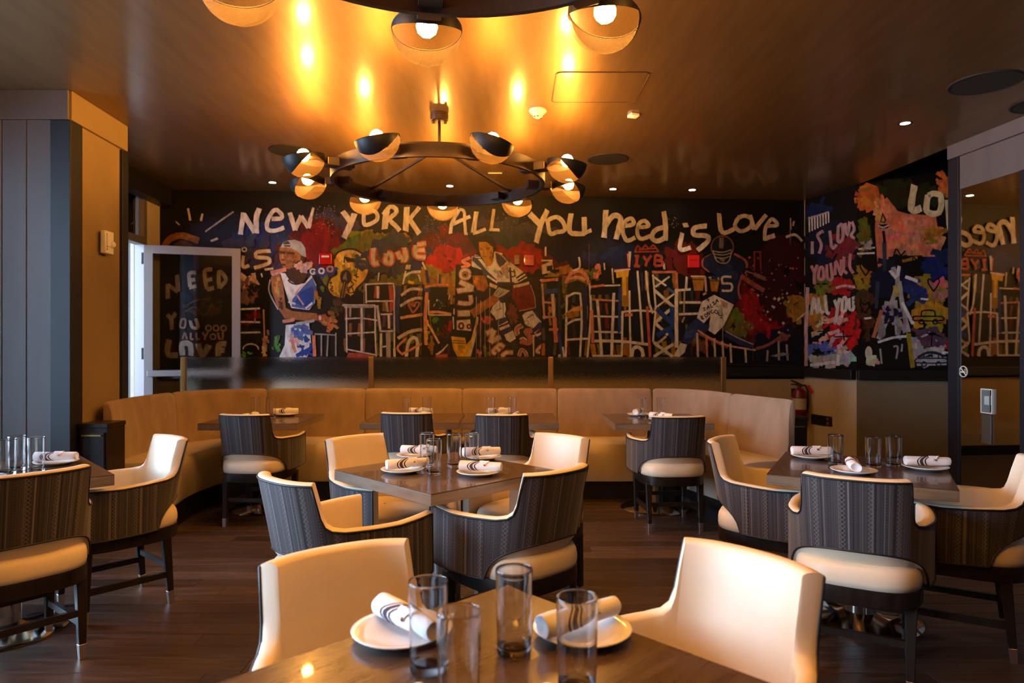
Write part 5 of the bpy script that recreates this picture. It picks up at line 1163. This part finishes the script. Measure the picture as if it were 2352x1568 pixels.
# crown and IYB
IY = (0.42, 0.10, 0.06)
p.lines(IY, 14, [(830, 522), (852, 466)], [(852, 466), (886, 506)], [(886, 506), (920, 462)], [(920, 462), (950, 502)], [(950, 502), (988, 460)], [(988, 460), (1034, 520)], [(822, 524), (1036, 522)]); p.line(IY, 12, [(860, 505), (1010, 495)])
p.lines(IY, 24, [(825, 562), (868, 560)], [(848, 565), (840, 648)], [(820, 648), (870, 650)], [(900, 562), (935, 605)], [(972, 555), (935, 605)], [(935, 600), (920, 652)], [(1006, 550), (1000, 645)]); p.line(IY, 24, [(1006, 552), (1055, 562), (1055, 592), (1012, 598)]); p.line(IY, 24, [(1012, 600), (1068, 610), (1062, 640), (1000, 646)])
# lattice tower
p.line((0.55, 0.2, 0.13), 22, [(975, 700), (1190, 700)]); p.line((0.55, 0.2, 0.13), 24, [(1190, 700), (1195, 860)]); p.lines(W_, 16, [(985, 720), (1010, 1010)], [(1010, 1010), (985, 1310)], [(990, 740), (1100, 820)], [(1130, 740), (1005, 830)], [(1170, 890), (1010, 1010)]); p.lines(W_, 26, [(1000, 860), (1170, 1010)], [(1165, 1000), (1000, 1145)], [(1010, 1150), (1120, 1250)], [(990, 1310), (1160, 1440)], [(990, 1440), (1160, 1330)])
p.lines(BLU, 42, [(1015, 1020), (1170, 1160)], [(1150, 1000), (1155, 1160)], [(1020, 1255), (1170, 1170)], [(1110, 1185), (1180, 1310)]); p.line(LBL, 24, [(1110, 840), (1170, 880)]); p.line(CR, 20, [(1000, 1345), (1100, 1260)]); p.line(W_, 30, [(1190, 850), (1190, 1360)]); p.line((0.5, 0.14, 0.1), 20, [(960, 1340), (960, 1440)])
p.lines(W_, 20, [(1200, 860), (1315, 850)], [(1215, 965), (1400, 965)], [(1210, 1068), (1385, 1062)], [(1280, 740), (1272, 860)]); p.lines(GRY, 14, [(1260, 870), (1255, 1060)], [(1260, 1090), (1240, 1140)])
# bongos
for pts in ([(1325, 735), (1435, 735), (1422, 862), (1345, 862)], [(1478, 745), (1570, 750), (1545, 872), (1492, 862)]):
    p.poly((0.06, 0.02, 0.01), [(x + (x - 1440) * 0.06, y + (y - 800) * 0.14) for x, y in pts]); p.poly(OCH, pts); a, b = pts[0], pts[1]
    p.line(CR, 12, [(a[0] - 8, a[1] + 2), (b[0] + 6, b[1] + 2)]); p.line((0.1, 0.04, 0.015), 10, [(a[0], a[1] + 30), (b[0], b[1] + 30)]); p.blob((0.45, 0.18, 0.03), (a[0] + b[0]) / 2, 820, 30, 34, 6, 22, 1.4)
p.lines(PNK, 18, [(1440, 740), (1450, 870)], [(1420, 900), (1450, 880)])
# football player
p.line((0.36, 0.14, 0.10), 16, [(1480, 700), (1420, 650), (1425, 590), (1500, 545)]); p.poly((0.018, 0.028, 0.075), [(1430, 580), (1500, 540), (1560, 640), (1650, 620), (1690, 540), (1780, 600), (1805, 690), (1745, 720), (1735, 930), (1690, 985), (1620, 990), (1560, 890), (1580, 760), (1485, 700), (1425, 650)])
p.blob((0.03, 0.045, 0.12), 1620, 720, 110, 90, 10, 50, 0.6); p.disc((0.012, 0.016, 0.035), 1590, 485, 92, 95); p.ring((0.26, 0.13, 0.10), 10, 1590, 485, 97, 100, 150, 400); p.line((0.2, 0.16, 0.15), 38, [(1585, 395), (1580, 500)])
p.poly((0.01, 0.008, 0.01), [(1500, 510), (1675, 505), (1650, 600), (1600, 625), (1540, 600)]); p.lines(GRY, 9, [(1500, 515), (1590, 528), (1670, 505)], [(1505, 540), (1595, 552), (1668, 532)], [(1520, 570), (1600, 580), (1655, 562)], [(1510, 520), (1540, 600), (1600, 625), (1650, 600), (1672, 510)]); p.poly((0.25, 0.17, 0.14), [(1560, 585), (1620, 580), (1600, 622)])
p.line((0.36, 0.14, 0.10), 20, [(1690, 540), (1780, 590), (1805, 640), (1790, 690)]); p.line((0.012, 0.012, 0.016), 60, [(1780, 690), (1880, 720), (1960, 770)]); p.line((0.24, 0.13, 0.11), 34, [(1870, 720), (1960, 760)]); p.line((0.36, 0.14, 0.10), 14, [(1790, 690), (1940, 740)]); p.line((0.33, 0.10, 0.08), 40, [(1750, 730), (1850, 800), (1950, 860)]); p.line((0.36, 0.14, 0.10), 18, [(1760, 730), (1730, 850), (1750, 940)])
p.line(CR, 20, [(1670, 742), (1592, 745), (1590, 800)]); p.line(CR, 20, [(1590, 800), (1668, 805), (1665, 860), (1585, 862)])
p.poly(W_, [(1410, 960), (1520, 898), (1690, 985), (1640, 1090), (1600, 1170), (1525, 1245), (1465, 1205), (1490, 1080), (1430, 1145), (1368, 1100)]); p.blob(GRY, 1570, 1060, 40, 70, 8, 30, 1.2); p.poly((0.45, 0.3, 0.26), [(1570, 940), (1640, 970), (1630, 1020), (1590, 1000)])
TX = (0.012, 0.01, 0.02)
def small(p, strokes): 
    for s_ in strokes: p.line(TX, 8, s_)
small(p, [[(1445, 1010), (1425, 1015), (1440, 1030), (1425, 1040)], [(1455, 1030), (1465, 990)], [(1465, 990), (1480, 1020)], [(1458, 1012), (1478, 1008)], [(1485, 975), (1495, 1010), (1510, 1000)], [(1520, 960), (1505, 965), (1525, 980), (1510, 992)], [(1530, 985), (1540, 935)], [(1540, 935), (1558, 960)], [(1532, 960), (1552, 952)], [(1460, 930), (1475, 960)], [(1450, 945), (1480, 935)]])
small(p, [[(1400, 1085), (1415, 1115)], [(1400, 1085), (1418, 1085), (1412, 1100), (1430, 1105), (1415, 1115)], [(1435, 1075), (1450, 1095), (1460, 1075), (1440, 1065), (1435, 1080)], [(1462, 1080), (1458, 1050), (1480, 1072), (1475, 1040)], [(1505, 1030), (1490, 1040), (1500, 1060), (1515, 1050)], [(1520, 1045), (1540, 1065), (1548, 1045), (1530, 1030), (1520, 1050)], [(1555, 1050), (1560, 1075), (1585, 1080), (1590, 1050)], [(1570, 1100), (1590, 1095)]])
p.poly((0.03, 0.045, 0.16), [(1368, 1100), (1430, 1150), (1480, 1165), (1470, 1205), (1400, 1260), (1330, 1310), (1290, 1335), (1240, 1300), (1265, 1210), (1310, 1150)]); p.blob((0.06, 0.09, 0.25), 1330, 1220, 60, 60, 8, 34, -0.8); p.poly(W_, [(1228, 1318), (1282, 1332), (1262, 1400), (1215, 1440), (1165, 1435), (1180, 1400)])
# bridge
p.blob((0.2, 0.09, 0.05), 1420, 1340, 90, 70, 12, 34, 1.3); p.line((0.4, 0.09, 0.06), 34, [(1390, 1230), (1500, 1290), (1640, 1350)]); p.line((0.6, 0.35, 0.28), 16, [(1375, 1205), (1480, 1275), (1640, 1340), (1880, 1380)]); p.line((0.03, 0.04, 0.10), 60, [(1610, 1230), (1740, 1300), (1870, 1350)]); p.line(GRY, 10, [(1620, 1215), (1740, 1280), (1860, 1330)])
p.line((0.3, 0.12, 0.09), 26, [(1880, 1370), (2000, 1330), (2130, 1240)]); p.blob((0.3, 0.10, 0.08), 2120, 1270, 50, 40, 10, 30, -0.6)
for x in (1370, 1450, 1520, 1590, 1660, 1790): p.line(CR if x != 1450 else SAL, 18, [(x, 1230 + max(0, (x - 1370)) * 0.32), (x + 8, 1440 + (50 if x > 1600 else 0))])
p.lines(GRY, 18, [(1985, 1380), (1980, 1480)], [(2080, 1300), (2085, 1470)], [(2150, 1330), (2160, 1470)]); p.poly((0.3, 0.29, 0.32), [(2010, 1430), (2120, 1400), (2180, 1420), (2060, 1440)])
p.specks((0.4, 0.16, 0.13), 1740, 2280, 560, 1250, 50, 14); p.specks(CR, 1880, 2200, 850, 1250, 16, 16); p.line(OCH, 60, [(2180, 960), (2260, 930), (2300, 1010), (2230, 1080)]); p.line((0.25, 0.06, 0.04), 14, [(1870, 520), (1870, 690)]); p.line((0.25, 0.06, 0.04), 14, [(1920, 520), (1925, 690)]); p.line((0.25, 0.06, 0.04), 14, [(1860, 525), (1930, 525)]); p.line(CR, 14, [(2240, 1120), (2310, 1060)])
# ---- -U need is Love
p.line(W_, 44, [(272, 190), (262, 350), (390, 365)]); p.line(W_, 44, [(385, 215), (390, 365)]); p.line(W_, 34, [(380, 365), (450, 335)])
p.line(W_, 46, [(575, 165), (568, 280), (560, 400)]); p.line(W_, 46, [(570, 300), (640, 210), (700, 230), (690, 310), (662, 415)])
p.line(W_, 36, [(735, 300), (815, 280), (795, 232), (740, 265), (722, 350), (760, 425), (830, 400)]); p.line(W_, 34, [(850, 312), (945, 300), (915, 255), (868, 275), (848, 350), (880, 412), (965, 385)])
p.line(W_, 42, [(1080, 175), (1095, 290), (1095, 425)]); p.line(W_, 42, [(1095, 305), (1010, 335), (975, 400), (1030, 430), (1095, 395)])
p.line(W_, 38, [(1242, 360), (1222, 500), (1312, 488)]); p.line(W_, 38, [(1250, 295), (1292, 288)]); p.line(W_, 42, [(1455, 298), (1350, 315), (1345, 375), (1450, 385), (1465, 430), (1370, 515)])
p.line(CR, 38, [(1560, 190), (1590, 355), (1720, 310)]); p.line(CR, 34, [(1740, 215), (1700, 290), (1750, 345), (1830, 310), (1845, 240), (1780, 210), (1725, 235)]); p.line(CR, 36, [(1830, 200), (1868, 330)]); p.line(CR, 36, [(1868, 330), (1975, 200)]); p.line(CR, 32, [(1965, 300), (2070, 290), (2020, 240), (1965, 320), (1960, 430)]); p.line(CR, 40, [(1960, 410), (2050, 380)])
p.line(GRY, 8, [(2185, 230), (2190, 330)]); p.line(PNK, 18, [(2215, 255), (2205, 300)]); p.line(CR, 22, [(2145, 395), (2225, 375), (2285, 430)]); p.specks(GRY, 1120, 1220, 200, 330, 14, 7)
# paint runs
p.frame(0, 0, 1)
for x, y0, y1, c in ((1094, 680, 820, GRY), (1104, 690, 820, CR), (1114, 690, 820, GRY), (1125, 660, 818, PNK), (1145, 730, 820, GRY), (1353, 560, 700, (0.2, 0.08, 0.08)), (1730, 640, 830, (0.2, 0.06, 0.06)), (1660, 720, 840, GRY), (1815, 500, 560, GRY), (836, 650, 815, GRY), (967, 640, 815, (0.2, 0.2, 0.22))): p.line(c, 1.4, [(x, y0), (x, y1)], 0.8)
p.line((0.05, 0.05, 0.06), 2.0, [(1660, 836), (1860, 842)])
p.build('mural_painting', wall_back)

# ---- narrow return panel
q = Paint(BR, JC, 5); q.frame(1820, 330, 2.852)
q.poly(BLK, [(82, 150), (422, 100), (422, 1490), (82, 1480)])
q.blob((0.015, 0.03, 0.12), 170, 440, 70, 60, 26, 40, -0.5); q.blob(NVY, 250, 650, 150, 150, 40, 50); q.blob((0.2, 0.03, 0.04), 330, 700, 90, 120, 22, 44); q.blob(OCH, 160, 1080, 70, 130, 34, 40, 1.4, 0.3); q.blob(RED, 320, 1220, 100, 150, 50, 44, -0.5); q.blob((0.35, 0.02, 0.02), 320, 930, 70, 70, 24, 40); q.blob(PNK, 260, 1250, 120, 150, 24, 36, -0.6); q.blob(LBL, 180, 1380, 90, 70, 24, 36, -0.6); q.blob(GRY, 250, 1420, 150, 40, 24, 36); q.blob(OLV, 210, 930, 50, 60, 14, 34)
q.line(PNK, 24, [(100, 940), (90, 1200), (90, 1460)])
q.lines(W_, 9, *[[(110 + 18 * k, 480 - 5 * k), (112 + 18 * k, 580 - 9 * k)] for k in range(8)]); q.line(GRY, 10, [(105, 490), (240, 445)])
q.lines((0.45, 0.3, 0.32), 20, [(130, 640), (130, 720)], [(205, 570), (165, 600), (190, 660), (175, 720)], [(245, 570), (260, 680), (290, 660)], [(300, 540), (300, 640), (330, 620), (325, 530), (300, 545)], [(345, 520), (360, 600), (375, 510)], [(390, 510), (405, 560), (385, 600), (410, 620)])
q.lines((0.5, 0.24, 0.22), 20, [(125, 800), (145, 850)], [(165, 790), (145, 850), (145, 920)], [(180, 810), (170, 880), (205, 880), (200, 815), (180, 810)], [(225, 790), (230, 880), (260, 880), (250, 780)], [(280, 860), (285, 770), (320, 860), (320, 760)], [(340, 740), (335, 820), (360, 850)], [(380, 720), (375, 800), (400, 850)])
q.lines(CR, 20, [(125, 1120), (140, 1010), (165, 1110)], [(130, 1075), (160, 1070)], [(170, 1010), (185, 1100), (210, 1095)], [(215, 990), (225, 1100), (245, 1110)], [(275, 1020), (295, 1080)], [(310, 1010), (295, 1080), (285, 1170)], [(330, 1010), (325, 1090), (350, 1085), (350, 1010), (330, 1012)], [(370, 1010), (375, 1080), (400, 1080), (398, 1000)])
q.line(PNK, 16, [(285, 945), (340, 930), (410, 940)]); q.lines(BLK, 9, [(145, 1260), (215, 1255)], [(160, 1230), (200, 1230), (205, 1255)], [(280, 1265), (395, 1260)], [(330, 1220), (340, 1290)]); q.lines(W_, 20, [(120, 1450), (280, 1430)], [(300, 1380), (300, 1450)]); q.specks(BLK, 100, 410, 1120, 1440, 36, 6)
q.build('mural_painting', wall_jog)

# ---- large right panel
q = Paint(JC, JE, 6); q.frame(1820, 330, 2.852)
q.poly(BLK, [(422, -120), (1300, -420), (1300, 1510), (422, 1490)])
q.blob((0.03, 0.035, 0.012), 750, 330, 200, 90, 40, 60); q.blob((0.5, 0.19, 0.05), 490, 350, 70, 80, 40, 44); q.blob((0.5, 0.19, 0.05), 1000, 270, 50, 90, 20, 36, 1.2)
q.poly((0.55, 0.20, 0.12), [(550, 400), (620, 350), (690, 440), (760, 460), (940, 470), (960, 600), (990, 640), (960, 740), (840, 740), (680, 720), (620, 760), (560, 820), (540, 560)]); q.blob((0.60, 0.24, 0.15), 780, 600, 200, 110, 60, 50, 0.2); q.blob((0.62, 0.3, 0.15), 590, 420, 60, 60, 16, 36, 1.2); q.blob(OCH, 930, 600, 50, 60, 14, 40)
q.blob(OLV, 470, 620, 40, 120, 20, 40, 1.2); q.blob(OCH, 460, 880, 40, 80, 20, 40, 1.2); q.blob((0.1, 0.05, 0.02), 480, 1120, 60, 150, 30, 44, 1.3); q.blob(OCH, 900, 950, 100, 120, 50, 50, 0.5); q.blob((0.42, 0.26, 0.03), 900, 1130, 110, 90, 40, 50, 0.2); q.blob((0.015, 0.03, 0.12), 960, 790, 80, 90, 34, 46); q.blob(NVY, 620, 880, 90, 120, 40, 50); q.blob((0.03, 0.045, 0.18), 800, 980, 60, 100, 24, 40); q.blob((0.4, 0.02, 0.02), 1000, 1310, 50, 40, 14, 36); q.blob(GRY, 870, 1350, 120, 90, 30, 44); q.blob((0.5, 0.2, 0.15), 970, 950, 60, 60, 14, 36, -0.4); q.blob((0.12, 0.06, 0.1), 900, 1270, 120, 60, 20, 40)
# crowned standing figure with a raised torch, in loose pale strokes
q.lines(GRY, 30, [(660, 810), (690, 900), (660, 1010), (600, 1200), (560, 1280)], [(700, 900), (720, 1050), (760, 1230)], [(670, 1020), (690, 1250)], [(620, 1030), (570, 1270)]); q.lines(W_, 22, [(640, 830), (680, 880)], [(700, 800), (690, 870)], [(740, 870), (820, 900)], [(720, 1040), (790, 1180)]); q.lines((0.45, 0.36, 0.12), 40, [(680, 930), (680, 1000)]); q.blob((0.3, 0.28, 0.26), 650, 1180, 90, 110, 26, 34, 1.3, 0.3); q.blob(NVY, 640, 1120, 70, 60, 8, 30, 1.2); q.lines(W_, 16, [(560, 1300), (660, 1270), (760, 1260)], [(570, 1340), (580, 1440)], [(660, 1310), (670, 1400)])
q.lines(SLT, 24, [(600, 640), (605, 830)], [(560, 900), (550, 1080)]); q.line(BLK, 16, [(595, 570), (605, 650)]); q.poly(BLK, [(555, 530), (640, 525), (620, 555), (575, 555)]); q.line(CR, 10, [(560, 535), (595, 548), (635, 530)]); q.poly(BLK, [(590, 450), (615, 500), (600, 520), (575, 510)]); q.poly((0.6, 0.32, 0.1), [(593, 470), (606, 500), (597, 513), (582, 506)])
q.lines(BLK, 9, [(630, 745), (850, 735)], [(660, 745), (680, 690), (710, 735)], [(710, 735), (740, 700)], [(790, 740), (810, 790), (850, 740)]); q.lines(OCH, 20, [(720, 770), (820, 745)]); q.poly((0.012, 0.011, 0.01), [(540, 1320), (780, 1280), (790, 1470), (530, 1470)]); q.lines(GRY, 12, [(575, 1340), (585, 1440)], [(660, 1330), (690, 1330), (680, 1410)], [(720, 1310), (715, 1360)]); q.line((0.36, 0.26, 0.03), 30, [(760, 1240), (790, 1470)]); q.line((0.5, 0.2, 0.1), 24, [(585, 1090), (530, 1270)])
# hearts
for hx, hy, s_ in ((480, 810, 34), (925, 910, 36), (815, 765, 26), (475, 1060, 30)): q.lines(BLK, 9, [(hx, hy + s_ * 1.6), (hx - s_, hy), (hx - s_ * 0.8, hy - s_ * 0.7), (hx, hy - s_ * 0.1)], [(hx, hy - s_ * 0.1), (hx + s_ * 0.8, hy - s_ * 0.8), (hx + s_, hy), (hx, hy + s_ * 1.6)])
# little cars
def car(q, x, y, w_, c=BLK): q.line(c, 9, [(x, y), (x + w_, y)]); q.line(c, 9, [(x + w_ * 0.25, y), (x + w_ * 0.3, y - w_ * 0.2), (x + w_ * 0.7, y - w_ * 0.2), (x + w_ * 0.75, y)]); q.line(c, 9, [(x, y), (x, y + w_ * 0.15), (x + w_, y + w_ * 0.15), (x + w_, y)]); q.ring(c, 9, x + w_ * 0.25, y + w_ * 0.2, w_ * 0.08); q.ring(c, 9, x + w_ * 0.75, y + w_ * 0.2, w_ * 0.08)
car(q, 800, 1130, 180); q.poly((0.42, 0.41, 0.43), [(810, 1400), (1010, 1395), (1010, 1450), (815, 1455)]); car(q, 815, 1405, 190, (0.03, 0.03, 0.06)); q.line((0.03, 0.03, 0.08), 16, [(820, 1400), (880, 1370), (960, 1375), (990, 1400)]); q.lines(BLK, 8, [(890, 1250), (940, 1250)], [(915, 1240), (910, 1330)]); q.disc(CR, 500, 1370, 24, 44); q.blob(CR, 500, 1420, 50, 26, 8, 30)
q.lines(W_, 12, [(840, 1015), (890, 1020)], [(470, 1145), (520, 1140)], [(980, 1370), (1040, 1365)], [(430, 690), (540, 680)], [(425, 720), (540, 715)]); q.blob(GRY, 480, 640, 50, 70, 8, 26, -0.3)
# LOV(E)
q.line((0.62, 0.56, 0.38), 46, [(800, 270), (780, 430), (845, 420)]); q.line((0.62, 0.56, 0.38), 40, [(890, 330), (880, 440), (960, 450), (975, 350), (930, 325), (890, 340)]); q.line((0.62, 0.56, 0.38), 34, [(1015, 370), (1030, 560)]); q.line((0.62, 0.56, 0.38), 34, [(1040, 560), (1100, 340)]); q.lines((0.62, 0.56, 0.38), 34, [(1140, 350), (1140, 520)], [(1140, 350), (1200, 340)], [(1140, 520), (1210, 510)])
q.build('mural_painting', wall_right_back)
